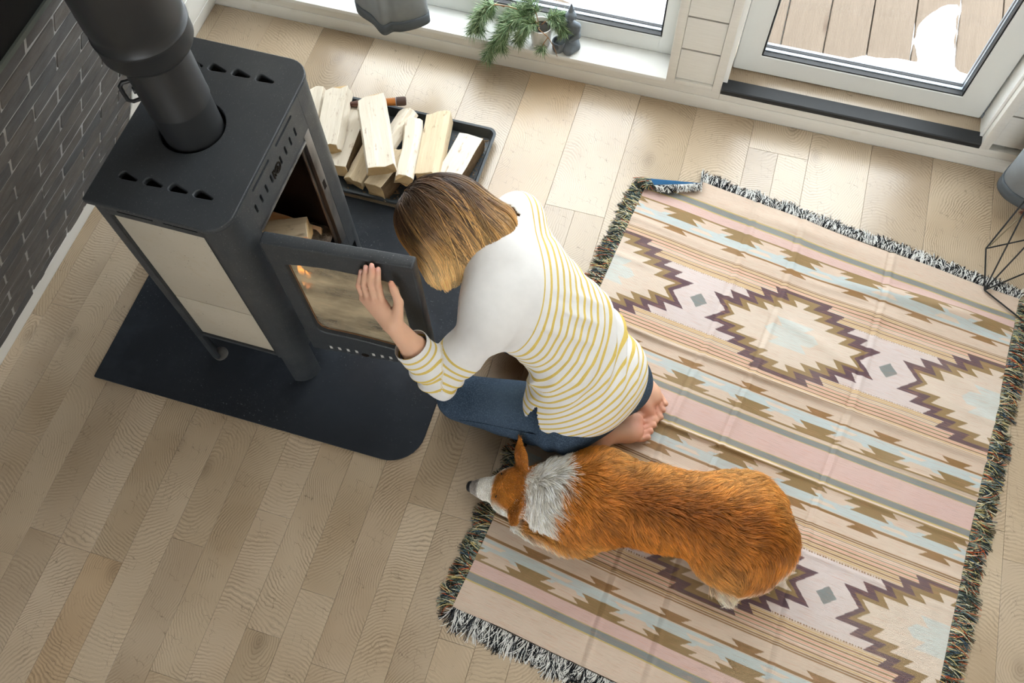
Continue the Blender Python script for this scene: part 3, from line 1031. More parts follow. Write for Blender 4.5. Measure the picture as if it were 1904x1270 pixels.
def log(name, a, b, sec, roll, mat, label, seed, bend=0.0, bark=None, cat='firewood', group=None, taper=0.95):
    """split log from a to b (axis), cross-section polygon sec (metres), rolled about the axis"""
    rr = random.Random(seed)
    a, b = Vector(a), Vector(b)
    L = (b - a).length
    ex = (b - a).normalized()
    ey = Vector((0, 0, 1)).cross(ex).normalized()
    ez = ex.cross(ey)
    if bark is not None: bark *= 3
    fine = []
    for k, (y, z) in enumerate(sec):
        y2, z2 = sec[(k + 1) % len(sec)]
        nl = math.hypot(y2 - y, z2 - z)
        for q in range(3):
            o_ = 0 if q == 0 else rr.uniform(-.0024, .0024)
            fine.append((y + (y2 - y) * q / 3 + (z2 - z) / nl * o_, z + (z2 - z) * q / 3 - (y2 - y) / nl * o_))
    sec = fine
    n, m = len(sec), 9
    jit = [[rr.uniform(-1, 1) for _ in range(n)] for _ in range(m)]
    v, f = [], []
    for i in range(m):
        t = i / (m - 1)
        s = 1 + (taper - 1) * t
        skew = 0.006
        for k, (y, z) in enumerate(sec):
            jj = 0.0018 * (jit[i][k] * 0.5 + 0.5 * jit[max(0, i - 1)][k])
            w = bend * math.sin(t * math.pi * 1.3 + 0.4)
            xo = 0
            if i == 0: xo = skew * jit[0][k] - 0.2 * y
            if i == m - 1: xo = skew * jit[1][k]
            v.append((t * L + xo, y * s + jj + w, z * s + jj * 0.8))
    for i in range(m - 1):
        for k in range(n):
            q = (k + 1) % n
            f.append((i * n + k, i * n + q, (i + 1) * n + q, (i + 1) * n + k))
    f.append(tuple(range(n))[::-1]); f.append(tuple((m - 1) * n + k for k in range(n)))
    me = pymesh(name, v, f)
    bm = bmesh.new(); bm.from_mesh(me); bmesh.ops.recalc_face_normals(bm, faces=bm.faces[:])
    bmesh.ops.bevel(bm, geom=[e for e in bm.edges if e.calc_face_angle(0) > 0.6], offset=0.0016, segments=1, affect='EDGES')
    bm.to_mesh(me); bm.free()
    o = bpy.data.objects.new(name, me)
    COL.objects.link(o)
    me.materials.append(mat); me.materials.append(M['bark']); me.materials.append(M['logend'])
    if bark is not None:
        sn = sec[(bark + 1) % n][0] - sec[bark][0], sec[(bark + 1) % n][1] - sec[bark][1]
        nb = Vector((0, sn[1], -sn[0])).normalized()
        mid = Vector((0, (sec[bark][0] + sec[(bark + 1) % n][0]) / 2, (sec[bark][1] + sec[(bark + 1) % n][1]) / 2))
        if nb.dot(mid) < 0: nb = -nb
        for p in me.polygons:
            if p.normal.dot(nb) > 0.88: p.material_index = 1
    for p in me.polygons:
        if abs(p.normal.x) > 0.85: p.material_index = 2
    m3 = Matrix(((ex.x, ey.x, ez.x), (ex.y, ey.y, ez.y), (ex.z, ey.z, ez.z))) @ Matrix.Rotation(roll, 3, 'X')
    o.rotation_euler = m3.to_euler()
    o.location = a
    tag(o, label, cat, group)
    return o


def quad(w, h, s=0.0): return [(-w / 2, -h / 2), (w / 2, -h / 2 + s), (w / 2 - s, h / 2), (-w / 2 + s * 0.5, h / 2 - s * 0.3)]


# in the firebox
log('fire_log', (0.760, -1.185, 0.372), (0.958, -1.108, 0.388), quad(0.082, 0.076, 0.008), 0.05, M['birch2'], 'larger split log with its end towards the opening inside the open firebox', 3, group=None)
log('fire_log', (0.790, -1.060, 0.335), (0.962, -1.064, 0.318), [(-0.026, -0.025), (0.026, -0.022), (0.005, 0.030)], 0.0, M['birch2'], 'small three-sided log right of the larger one in the firebox', 4)
fire = empty('fire', (0.985, -1.27, 0.29), 'small orange flames and embers burning beside the log behind the door glass', 'fire')
bm = bmesh.new()
for k in range(60):
    x, y = rnd.uniform(0.952, 0.992), rnd.uniform(-1.335, -1.20)
    bmesh.ops.create_icosphere(bm, subdivisions=1, radius=rnd.uniform(0.005, 0.011), matrix=Matrix.Translation((x, y, 0.293 + rnd.uniform(0, 0.02))))
eb = link('embers', from_bm('embers', bm), M['ember'], fire)
eb['kind'] = 'stuff'
for (x, y, z, h, w) in ((0.985, -1.238, 0.365, 0.070, 0.009), (0.985, -1.262, 0.330, 0.07, 0.010), (0.990, -1.285, 0.31, 0.08, 0.010), (0.992, -1.305, 0.31, 0.115, 0.011), (0.985, -1.220, 0.31, 0.055, 0.007), (0.994, -1.318, 0.30, 0.09, 0.008)):
    pr_ = [(0.0, 0.0), (w * 0.7, h * 0.12), (w, h * 0.3), (w * 0.75, h * 0.55), (w * 0.35, h * 0.8), (0.0, h)]
    o = link('flame', lathe_me('flame', pr_, 10, (x, y, z), True, None), M['flame'], fire)

# ------------------------------------------------------------------ tray
TR = simple('tray_grey', (62, 68, 72), 0.45, 0.4, var=0.1)
bm = bmesh.new()
def loop(x0, y0, x1, y1, r, z): return [bm.verts.new((p[0], p[1], z)) for p in rrect(x0, y0, x1, y1, r)]
tx0, ty0, tx1, ty1 = 0.560, -0.728, 1.288, -0.326
L_ = [loop(tx0 + .016, ty0 + .016, tx1 - .016, ty1 - .016, .02, 0.0), loop(tx0 + .004, ty0 + .004, tx1 - .004, ty1 - .004, .028, 0.034), loop(tx0, ty0, tx1, ty1, .03, 0.036), loop(tx0, ty0, tx1, ty1, .03, 0.039),
      loop(tx0 + .009, ty0 + .009, tx1 - .009, ty1 - .009, .024, 0.039), loop(tx0 + .010, ty0 + .010, tx1 - .010, ty1 - .010, .023, 0.036), loop(tx0 + .022, ty0 + .022, tx1 - .022, ty1 - .022, .018, 0.004)]
for A, B in zip(L_[:-1], L_[1:]):
    for i in range(len(A)):
        j = (i + 1) % len(A)
        bm.faces.new((A[i], A[j], B[j], B[i]))
bm.faces.new(L_[0][::-1]); bm.faces.new(L_[-1])
bmesh.ops.remove_doubles(bm, verts=bm.verts[:], dist=1e-5)
tag(link('firewood_tray', from_bm('firewood_tray', bm, True, 35), TR), 'dark grey rectangular metal tray under the firewood pile', 'tray')
# chips in the tray
bm = bmesh.new()
for k in range(420):
    x, y = rnd.uniform(1.08, 1.262), rnd.uniform(-0.70, -0.352)
    if rnd.random() < 0.5: x = 1.262 - abs(rnd.gauss(0, 0.03))
    if rnd.random() < 0.3: x, y = rnd.uniform(0.83, 1.05), rnd.uniform(-0.705, -0.60)
    l, w = rnd.uniform(0.002, 0.009), rnd.uniform(0.0008, 0.003)
    if rnd.random() < 0.03: l, w = 0.022, 0.003
    mt = Matrix.Translation((x, y, 0.0055)) @ Matrix.Rotation(rnd.uniform(0, 6.28), 4, 'Z') @ Matrix.Rotation(rnd.uniform(-.3, .3), 4, 'Y') @ Matrix.Diagonal((l, w, 0.0012, 1))
    bmesh.ops.create_cube(bm, size=1.0, matrix=mt)
tag(link('wood_chips', from_bm('wood_chips', bm), simple('chips', (146, 116, 82), 0.9, var=0.6, scale=160)), 'bits of bark and wood chips scattered in the firewood tray', 'wood chips', kind='stuff')

G = 'split firewood on the tray'
SH = 0.03
log('firewood_log', (0.600, -0.36, 0.060), (0.665, -0.62, 0.060), [(-.05, -.03), (.05, -.03), (.03, .03), (-.045, .02)], 0.0, M['birch'], 'pale split log at the stove end of the tray, mostly hidden by the stove', 11, group=G)
log('firewood_log', (0.694, -0.372, 0.098), (0.755, -0.625, 0.105), [(-.053, -.020), (.053, -.022), (.047, .024), (-.036, .028)], 0.15, M['birch'], 'pale ridged log with a small knot, leaning beside the stove post', 12, group=G)
log('firewood_log', (0.765, -0.40, 0.050), (0.790, -0.665, 0.058), [(-.06, -.025), (.06, -.028), (.045, .030), (-.055, .030)], -0.12, M['birch'], 'wide flat log below the knotty one, with dark underside', 13, bark=1, group=G)
log('firewood_log', (0.885, -0.50, 0.048), (0.866, -0.690, 0.042), [(-.035, -.028), (.036, -.028), (.040, .010), (0.0, .034), (-.036, .012)], 0.1, M['birch2'], 'short five-sided log whose sawn end faces the hearth, beside the corner block', 14, group=G)
log('firewood_log', (1.005, -0.54, 0.052), (0.960, -0.715, 0.058), [(-.036, -.042), (.038, -.042), (.040, .040), (-.036, .036)], 0.15, M['birch2'], 'squarish block with sawn end jutting over the tray edge towards the hearth', 15, bark=1, group=G)
log('firewood_log', (0.842, -0.400, 0.134), (0.990, -0.686, 0.152), [(-.054, -.024), (.054, -.024), (.048, .024), (-.046, .024)], 0.0, M['birch'], 'smooth bright rectangular log lying topmost on the pile', 16, group=G)
log('firewood_log', (0.958, -0.360, 0.060), (0.930, -0.56, 0.066), [(-.032, -.022), (.032, -.022), (.024, .022), (-.027, .020)], 0.5, M['birch'], 'small pale split piece poking out behind the topmost log', 17, group=G)
log('firewood_log', (0.996, -0.420, 0.085), (1.062, -0.665, 0.092), [(-.034, -.028), (.030, -.03), (.036, .015), (.005, .034), (-.03, .02)], -0.2, M['birch'], 'twisted log with a wavy edge right of the topmost log', 18, bend=0.008, group=G)
log('firewood_log', (1.080, -0.362, 0.075), (1.128, -0.63, 0.085), [(-.045, -.035), (.045, -.035), (.044, .025), (.02, .034), (-.042, .030)], 0.06, M['birch2'], 'broad log with brown rot stains in the middle of the row', 19, group=G)
log('firewood_log', (1.214, -0.408, 0.050), (1.190, -0.62, 0.056), [(-.048, -.03), (.050, -.034), (.041, .030), (-.044, .028)], -0.1, M['birch'], 'flat pale log with brown bark side at the open end of the tray', 20, bark=1, group=G)

# ------------------------------------------------------------------ knife
kn = empty('knife', (0.85, -0.36, 0.08), 'brown sheathed knife with an orange and dark brown handle lying behind the firewood', 'knife')
KA, KB = Vector((0.742, -0.404, 0.088)), Vector((0.947, -0.328, 0.086))
kx = (KB - KA).normalized()
SHM = simple('sheath_leather', (84, 50, 34), 0.55, var=0.3, scale=60)
def flat_tube(name, pts, hw, ht_, mat):
    v, f = tube_geo(pts, 1.0, 16)
    side = Vector((0, 0, 1)).cross(kx).normalized()
    out = []
    for i, p in enumerate(pts):
        for k in range(16):
            a = 2 * math.pi * k / 16
            out.append(Vector(p) + side * (hw[i] * math.cos(a)) + Vector((0, 0, 1)) * (ht_ * math.sin(a)))
    me = pymesh(name, out, f, True)
    bm = bmesh.new(); bm.from_mesh(me); bmesh.ops.recalc_face_normals(bm, faces=bm.faces[:]); bm.to_mesh(me); bm.free()
    me.set_sharp_from_angle(angle=math.radians(50))
    return link(name, me, mat, kn)
flat_tube('sheath', [KA + kx * t for t in (0.0, 0.01, 0.04, 0.10, 0.128)], [0.001, 0.008, 0.016, 0.018, 0.018], 0.008, SHM)
flat_tube('handle', [KA + kx * t for t in (0.128, 0.135, 0.16, 0.178)], [0.013, 0.0155, 0.015, 0.0165], 0.012, simple('handle_orange', (176, 106, 40), 0.45, var=0.25, scale=80))
flat_tube('pommel', [KA + kx * t for t in (0.1785, 0.190, 0.208, 0.214)], [0.0175, 0.0185, 0.019, 0.014], 0.014, simple('pommel_brown', (74, 52, 42), 0.5, var=0.2, scale=80))
flat_tube('ring', [KA + kx * t for t in (0.1775, 0.1795)], [0.0182, 0.0182], 0.0142, M['gasket'])
flat_tube('guard', [KA + kx * t for t in (0.122, 0.130)], [0.021, 0.021], 0.010, M['blackmetal'])


# ================================================================== woven rug
QR = np.array([(1.86, -.31), (3.16, -.52), (2.975, -2.15), (1.645, -1.955)])
VC = 0.268


def saw(d, segs):
    """half-width as a function of distance from the band centre: [(d0, w0, d1, w1)...]"""
    out = np.zeros_like(d)
    for d0, w0, d1, w1 in segs:
        k = (d >= d0) & (d < d1)
        out[k] = w0 + (w1 - w0) * (d[k] - d0) / (d1 - d0)
    return out


S_OUT = [(0, .169, .032, .211), (.032, .159, .048, .175), (.048, .123, .0635, .141), (.0635, .091, .080, .108), (.080, .062, .0935, .074)]
S_IN = [(0, .155, .023, .185), (.023, .131, .040, .148), (.040, .098, .056, .116), (.056, .063, .072, .080), (.072, .030, .087, .044)]
S_CR = [(0, .144, .0175, .168), (.0175, .109, .035, .127), (.035, .071, .050, .090), (.050, .039, .064, .058), (.064, .006, .078, .020)]


def rug_colour(u, v):
    C_ = {k: np.array(srgb(*c)) for k, c in dict(beige=(214, 195, 178), cream=(220, 205, 190), pink=(214, 184, 178), blue=(190, 204, 206), olive=(142, 118, 78), grey=(128, 138, 140),
                                                 purple=(84, 62, 80), tan=(206, 172, 118), stpink=(226, 170, 146), brown=(140, 104, 62), lilac=(216, 204, 202), yel=(198, 176, 112), pale=(206, 212, 208)).items()}
    w = np.where(v < .497, v, .994 - v)
    inner = w > VC
    d = np.abs(w - VC)
    col = np.tile(C_['beige'], (len(u), 1))
    def put(mask, c): col[mask] = C_[c]
    # edge bands / centre bands
    put(~inner & (w > .058) & (d > .188), 'pink')
    put(~inner & (w > .0455) & (w < .0585), 'grey')
    put(~inner & (((w > .0435) & (w < .0455)) | ((w > .0585) & (w < .0600))), 'yel')
    put(inner & (w > .474), 'pink')
    put(inner & (w > .4625) & (w < .4735), 'grey')
    put(inner & (((w > .461) & (w < .4625)) | ((w > .4735) & (w < .4750))), 'yel')
    # blue band with jagged olive teeth, mirrored on both sides of the diamonds
    wv = VC - d                     # as seen on the outer side
    uu = u
    P_ = .158
    blue = (wv > .0985 - .0) & (wv < .1225)
    ub = (uu - .05 + P_ / 2) % P_ - P_ / 2
    put(blue, 'blue')
    put((wv > .096) & (wv < .108) & (np.abs(ub) < .034 - (wv - .096) * 1.6) & ~((wv > .1035)), 'beige')
    put((wv > .110) & (wv < .1165) & (np.abs(ub + .02) < .020 + (wv - .11) * 2.0), 'cream')
    put((wv > .0805) & (wv < .0840), 'olive')
    put((wv > .1235) & (wv < .1280), 'brown')
    ue = (uu - .131 + P_ / 2) % P_ - P_ / 2
    r1 = (wv > .0805) & (wv < .0925)
    hw1 = .036 + (wv - .0805) * 2.0
    put(r1 & (np.abs(ue) < hw1), 'olive')
    r2 = (wv >= .0925) & (wv < .1055)
    hw2 = .022 + (wv - .0925) * 1.75
    put(r2 & (np.abs(ue) < hw2), 'olive')
    u2 = (uu - .124 + P_ / 2) % P_ - P_ / 2
    r3 = (wv >= .1265) & (wv < .1375)
    put(r3 & (np.abs(u2) < .014 + (wv - .1265) * 1.9), 'brown')
    # fine stripes
    st = (d > .063) & (d < .1125)
    ph = ((d - .063) / .00355)
    ii = np.floor(ph).astype(int)
    fr = ph - ii
    seq = ['tan', 'tan', 'brown', 'tan', 'brown', 'stpink', 'olive', 'stpink', 'brown', 'stpink', 'brown', 'tan', 'brown', 'brown']
    for k in range(14):
        put(st & (ii == k), seq[k])
    put(st & (fr < .40), 'cream')
    # ground of the diamond band
    bd = d <= .063
    put(bd, 'lilac')
    put((d > .0615) & (d < .0635) & ((np.floor(u * 1320 / 4) % 2) == 0), 'brown')
    # diamonds
    ud = np.abs((u - .008 + .2375) % .475 - .2375)
    dm = ud < saw(d, S_OUT)
    put(dm, 'purple')
    put((d >= .087) & (d < .0935) & (ud < .06), 'purple')
    put(ud < saw(d, S_IN), 'olive')
    put(ud < saw(d, S_CR), 'cream')
    put((ud < .066 - d * 1.2) & (d < .0125), 'pale')
    put((ud < .026 + (d - .0125) * 1.2) & (d >= .0125) & (d < .030), 'pale')
    # small grey diamond
    ug = np.abs((u - .245 + .2375) % .475 - .2375)
    put(ug / .0225 + d / .0165 < 1.0, 'grey')
    return col


def rug_pos(u, v):
    """rug coordinates to floor plane"""
    ve = v - .021 * u ** 2 * np.clip(v * 7, 0, 1) * np.clip((1.25 - v) * 2.2, 0, 1)
    a = QR[0][None] * (1 - u)[:, None] + QR[1][None] * u[:, None]
    b = QR[3][None] * (1 - u)[:, None] + QR[2][None] * u[:, None]
    return a * (1 - ve)[:, None] + b * ve[:, None]


def bumpf(x, w): return np.exp(-(x / w) ** 2)


def rug_height(u, v):
    h = 0.004 + 0 * u
    h += .0050 * vnoise(u * 1.3, v * 1.65, 7, 11) + .0015 * vnoise(u * 1.3, v * 1.65, 19, 12)
    wav = .006 * (vnoise(u, v * 0, 5, 13) - .5)
    # ridges that follow the weave
    for vr, amp, wd, ss in ((.381, .012, .0050, 1), (.454, .008, .0038, 2), (.541, .009, .0042, 3), (.672, .006, .004, 4), (.832, .007, .0042, 5), (.236, .005, .008, 6), (.612, .004, .006, 7), (.140, .005, .007, 8)):
        am = np.clip(vnoise(u, v * 0, 3.1, 20 + ss) * 1.6 - .15, 0, 1)
        h += amp * am * bumpf(v - vr - wav * 0.8, wd)
    # crease lines from folding
    for uc in (.425, .30, .66):
        h += .0034 * bumpf(u - uc - .01 * np.sin(v * 7) - .004 * (vnoise(v, u * 0, 20, 3) - .5), .006) - .0030 * bumpf(u - uc + .012 - .01 * np.sin(v * 7), .004)
    # raised fold towards the window-side right corner
    L = (v - .118) - (u - .50) * -.075
    h += .026 * bumpf(L, .020) * np.clip((u - .50) * 5, 0, 1) * np.clip((1.02 - u) * 6, 0, 1)
    h += .012 * bumpf((v - .165) + (u - .55) * .05, .018) * np.clip((u - .52) * 6, 0, 1) * np.clip((.85 - u) * 5, 0, 1)
    h += .012 * bumpf((v - .245) - (u - .9) * .25, .018) * np.clip((u - .72) * 5, 0, 1)
    h += .008 * bumpf((v - .292) - (u - .9) * .1, .012) * np.clip((u - .78) * 6, 0, 1)
    h += .006 * bumpf((v - .252) - (u - .5) * .22, .012) * np.clip(1 - np.abs(u - .52) * 6, 0, 1)
    h += .008 * bumpf((v - .03) + (u - .3) * .04, .014) * np.clip(1 - np.abs(u - .42) * 3.2, 0, 1)
    return h


RUG_W, RUG_L = 1.31, 1.65
nu, nv = 540, 820
U0, U1, V0, V1 = .006, .974, -.004, 1.0
uu, vv_ = np.meshgrid(np.linspace(U0, U1, nu), np.linspace(V0, V1, nv))
uf, vf = uu.ravel(), vv_.ravel()
# wavy edges
uw = uf + .004 * (vnoise(vf, uf * 0, 9, 31) - .5) * np.clip(1 - np.minimum(uf, 1 - uf) * 5, 0, 1)
vw = vf + .005 * (vnoise(uf, vf * 0, 8, 32) - .5) * np.clip(1 - np.minimum(vf, 1 - vf) * 8, 0, 1)
XY = rug_pos(uw, vw)
RZ = rug_height(uf, vf)


def rug_fold(XY, Z):
    """turn over the corner nearest to the woman's shoulder: reflect across a line"""
    A, B = np.array([1.868, -.372]), np.array([2.035, -.345])
    t = (B - A) / np.linalg.norm(B - A)
    nrm = np.array([-t[1], t[0]])
    s = (XY - A) @ nrm
    along = (XY - A) @ t
    m = (s > 0) & (along < .175)
    k = np.clip(s / .012, 0, 1)
    XY2, Z2 = XY.copy(), Z.copy()
    XY2[m] = XY[m] - nrm[None] * (s[m] * 1.55)[:, None]
    Z2[m] = Z[m] + .010 + .012 * np.sin(np.clip(s[m] / .03, 0, 1) * np.pi * .6)
    near = (s <= 0) & (s > -.01) & (along < .175)
    Z2[near] += .010 * (1 + s[near] / .01)
    return XY2, Z2


XY, RZ = rug_fold(XY, RZ)
V = np.concatenate([XY, RZ[:, None]], 1)
idx = np.arange(nu * nv).reshape(nv, nu)
Qd = np.stack([idx[:-1, :-1], idx[1:, :-1], idx[1:, 1:], idx[:-1, 1:]], -1).reshape(-1, 4)
me = npmesh('rug', V, Qd)
ca = me.color_attributes.new('weave', 'FLOAT_COLOR', 'POINT')
cc = np.concatenate([rug_colour(uf, vf), np.ones((len(uf), 1))], 1).astype(np.float32)
ca.data.foreach_set('color', cc.ravel())
wa = me.attributes.new('weave_uv', 'FLOAT_VECTOR', 'POINT')
wa.data.foreach_set('vector', np.stack([uf * RUG_W, vf * RUG_L, uf * 0], 1).astype(np.float32).ravel())

t = NT('woven_cotton', 0.95, 0.08)
uvn = t.attr('weave_uv', 'Vector')
sep = t.n('ShaderNodeSeparateXYZ')
t.put(sep.inputs[0], uvn)
sx = t.m('SINE', t.m('MULTIPLY', sep.outputs['X'], 2 * math.pi / 0.0036))
sy = t.m('SINE', t.m('MULTIPLY', sep.outputs['Y'], 2 * math.pi / 0.0030))
wv = t.m('MULTIPLY', sx, sy)
c = t.attr('weave', 'Color')
c = t.mix(t.rng(wv, 0.0, 1.0, 0.0, 0.30), c, srgb(150, 122, 92))
c = t.mix(t.rng(wv, 0.0, -1.0, 0.0, 0.22), c, srgb(240, 226, 204))
lng = t.noise(t.map(uvn, (4, 130, 1)), 4.0, 3, 0.6)
c = t.mix(t.rng(lng, 0.52, 0.70, 0.0, 0.42), c, srgb(206, 146, 116))
lng2 = t.noise(t.map(uvn, (6, 210, 1)), 4.0, 2, 0.6)
c = t.mix(t.rng(lng2, 0.55, 0.72, 0.0, 0.35), c, srgb(128, 104, 74))
c = t.mix(t.rng(t.noise(uvn, 3.2, 4), 0.45, 0.75, 0.0, 0.12), c, srgb(240, 226, 206))
geo = t.n('ShaderNodeNewGeometry')
c = t.mix(geo.outputs['Backfacing'], c, srgb(52, 96, 134))
t.col(c)
t.bump(wv, 0.35, 0.0012)
rug = tag(link('rug', me, t.mat), 'woven kilim style throw with diamond pattern and fringed edges spread on the floor', 'rug')


def fringe(name, edge, n, ln, cols, seed, droop=0.5):
    rs = np.random.RandomState(seed)
    s = np.sort(rs.rand(n))
    k = 7
    if edge in 'LR':
        uu_, vv = np.full(n, U0 if edge == 'L' else U1), s * (V1 - V0) + V0
    else:
        uu_, vv = s * (U1 - U0) + U0, np.full(n, V0 if edge == 'T' else V1)
    e = 0.01
    p0 = rug_pos(uu_, vv)
    du, dv = {'L': (-e, 0), 'R': (e, 0), 'T': (0, -e), 'B': (0, e)}[edge]
    dr = rug_pos(uu_ + du, vv + dv) - p0
    dr /= np.linalg.norm(dr, axis=1)[:, None]
    tg = np.stack([-dr[:, 1], dr[:, 0]], 1)
    # tufts: strands of one bundle share their lean
    nb = int(n / 26)
    bid = np.minimum((s * nb + rs.randn(n) * .12).astype(int).clip(0), nb - 1)
    lean = (rs.rand(nb) - .5) * 1.0
    blen = .72 + rs.rand(nb) * .4
    cen = (np.arange(nb) + .5) / nb
    L = ln * blen[bid] * (.8 + .35 * rs.rand(n))
    a = lean[bid] + rs.randn(n) * .22 + (s - cen[bid]) * nb * -.25
    curl = rs.randn(n) * .5 + lean[bid] * .4
    pos = np.zeros((n, k, 3))
    z0 = rug_height(uu_, vv)
    cur = p0.copy()
    ang = a * .25
    zz = z0.copy()
    lift = rs.rand(n) * .006
    for j in range(k):
        q, z = rug_fold(cur, zz)
        pos[:, j, :2] = q
        pos[:, j, 2] = np.maximum(z + lift * np.sin(j / (k - 1) * 3.0) - .002, .0012)
        ang = ang + (a * .22 + curl * .16)
        cur = cur + (dr * np.cos(ang)[:, None] + tg * np.sin(ang)[:, None]) * (L / (k - 1))[:, None]
        zz = z0 * (1 - (j + 1) / (k - 1)) + .002 + rs.rand(n) * .002
    pal = np.array([srgb(*c) for c in cols])
    col = pal[rs.randint(0, len(pal), n)]
    o = curves_obj(name, pos, np.linspace(.0011, .0008, k), M['yarn'], rug, col)
    o['kind'] = 'stuff'
    return o


t = NT('yarn', 0.9, 0.1)
t.col(t.attr('tint'))
M['yarn'] = t.mat
BW = [(24, 25, 28), (28, 29, 33), (222, 222, 218), (236, 236, 232), (60, 62, 66), (226, 224, 220)]
MC = [(58, 62, 56), (54, 62, 68), (94, 112, 104), (216, 200, 140), (150, 156, 134), (190, 96, 60), (222, 216, 190), (52, 60, 52), (92, 84, 58), (150, 160, 150), (66, 90, 112), (44, 46, 40)]
fringe('fringe', 'T', 3200, .050, BW, 1)
fringe('fringe', 'B', 3200, .062, BW, 2)
fringe('fringe', 'L', 4200, .056, MC, 3)
fringe('fringe', 'R', 4200, .058, MC, 4)


# ================================================================== implicit surfaces (bodies, clothes)
class SDF:
    """smooth union of round cones and ellipsoids"""
    def __init__(s): s.p = []

    def cap(s, a, b, ra, rb, k=0.02, flat=None):
        s.p.append(('c', np.array(a, float), np.array(b, float), ra, rb, k, flat)); return s

    def chain(s, pts, rad, k=0.02):
        for i in range(len(pts) - 1): s.cap(pts[i], pts[i + 1], rad[i], rad[i + 1], k)
        return s

    def ell(s, c, r, ax=None, k=0.02):
        s.p.append(('e', np.array(c, float), np.array(r, float), None if ax is None else np.array(ax, float), None, k, None)); return s

    def prim(s, q, P):
        t, a, b, ra, rb, k, flat = q
        if t == 'c':
            ba = b - a
            pa = P - a
            h = np.clip(pa @ ba / max(ba @ ba, 1e-12), 0, 1)
            D = pa - h[..., None] * ba
            if flat is not None:    # flatten along a direction
                fd, fk = np.array(flat[0], float), flat[1]
                D = D + (D @ fd)[..., None] * fd * (fk - 1)
            return np.linalg.norm(D, axis=-1) - (ra + (rb - ra) * h)
        X = P - a
        if ra is not None: X = X @ ra.T
        k0 = np.linalg.norm(X / b, axis=-1)
        k1 = np.linalg.norm(X / (b * b), axis=-1)
        return k0 * (k0 - 1.0) / np.maximum(k1, 1e-9)

    def __call__(s, P):
        d = None
        for q in s.p:
            e = s.prim(q, P)
            k = q[5]
            if d is None: d = e
            else:
                h = np.clip(0.5 + 0.5 * (d - e) / k, 0, 1)
                d = d * (1 - h) + e * h - k * h * (1 - h)
        return d

    def local(s, c, rad):
        """the same field near c (within rad), without the solids that cannot matter there"""
        P = np.array(c, float).reshape(1, 3)
        es = [float(s.prim(q, P)[0]) for q in s.p]
        d0 = min(es)
        o = SDF()
        o.p = [q for q, e in zip(s.p, es) if e < d0 + 2.6 * rad + q[5]]
        return o

    def bounds(s, pad):
        lo, hi = np.full(3, 1e9), np.full(3, -1e9)
        for q in s.p:
            if q[0] == 'c':
                for c, r in ((q[1], q[3]), (q[2], q[4])):
                    lo, hi = np.minimum(lo, c - r), np.maximum(hi, c + r)
            else:
                r = q[2].max(); lo, hi = np.minimum(lo, q[1] - r), np.maximum(hi, q[1] + r)
        return lo - pad, hi + pad


def surface_nets(fn, lo, hi, h, B=12):
    """sparse surface nets: vertices and outward quads"""
    n = np.ceil((hi - lo) / h / B).astype(int)
    N = n * B + 2
    cells_id, cells_pos, edges = [], [], []
    bi = np.stack(np.meshgrid(*[np.arange(k) for k in n], indexing='ij'), -1).reshape(-1, 3)
    cen = lo + (bi + 0.5) * B * h
    R_ = B * h * 0.5 * math.sqrt(3) + 2.5 * h
    d = np.concatenate([fn(cen[i:i + 20000]) for i in range(0, len(cen), 20000)])
    act = bi[np.abs(d) < R_ * 1.25]
    g = np.arange(B + 2)
    G = np.stack(np.meshgrid(g, g, g, indexing='ij'), -1)
    corner = np.array([(a, b, c) for a in (0, 1) for b in (0, 1) for c in (0, 1)])
    def gid(i): return (i[..., 0].astype(np.int64) * N[1] + i[..., 1]) * N[2] + i[..., 2]
    for b in act:
        I = b * B + G
        fl_ = fn.local(lo + (b + 0.5) * B * h, R_) if isinstance(fn, SDF) else fn
        D = fl_((lo + I * h).reshape(-1, 3)).reshape(B + 2, B + 2, B + 2)
        if D.min() > 0 or D.max() < 0: continue
        m = B + 1
        cd = np.stack([D[a:a + m, c:c + m, e:e + m] for a, c, e in corner], -1)
        ins = cd < 0
        mix = ins.any(-1) & ~ins.all(-1)
        if not mix.any(): continue
        loc = np.argwhere(mix)
        v = cd[mix]
        acc = np.zeros((len(v), 3)); cnt = np.zeros(len(v))
        for i in range(8):
            for j in range(i + 1, 8):
                if np.abs(corner[i] - corner[j]).sum() != 1: continue
                x = (v[:, i] < 0) != (v[:, j] < 0)
                t = np.where(x, v[:, i] / np.where(x, v[:, i] - v[:, j], 1), 0)
                acc += np.where(x[:, None], corner[i] + t[:, None] * (corner[j] - corner[i]), 0)
                cnt += x
        gi = b * B + loc
        cells_id.append(gid(gi)); cells_pos.append(lo + (gi + acc / cnt[:, None]) * h)
        for ax in range(3):
            s0 = [slice(1, B + 1)] * 3
            s1 = list(s0); s1[ax] = slice(2, B + 2)
            sa = list(s0); sa[ax] = slice(0, B); s1[ax] = slice(1, B + 1)
            # edge from corner I to I+ax, owned when I in [0,B) along ax and [1,B] in the others
            A, Bv = D[tuple(sa)], D[tuple(s1)]
            x = (A < 0) != (Bv < 0)
            if not x.any(): continue
            l = np.argwhere(x)
            off = np.array([1, 1, 1]); off[ax] = 0
            e = b * B + l + off
            fl = A[x] < 0
            u, w = [(1, 2), (2, 0), (0, 1)][ax]
            eu, ew = np.zeros(3, int), np.zeros(3, int); eu[u] = 1; ew[w] = 1
            q = np.stack([gid(e - eu - ew), gid(e - ew), gid(e), gid(e - eu)], 1)
            q[~fl] = q[~fl][:, ::-1]
            edges.append(q)
    ids = np.concatenate(cells_id); pos = np.concatenate(cells_pos)
    uid, first = np.unique(ids, return_index=True)
    pos = pos[first]
    E = np.unique(np.concatenate(edges), axis=0)
    k = np.searchsorted(uid, E); k = np.clip(k, 0, len(uid) - 1)
    good = (uid[k] == E).all(1)
    return pos, k[good]


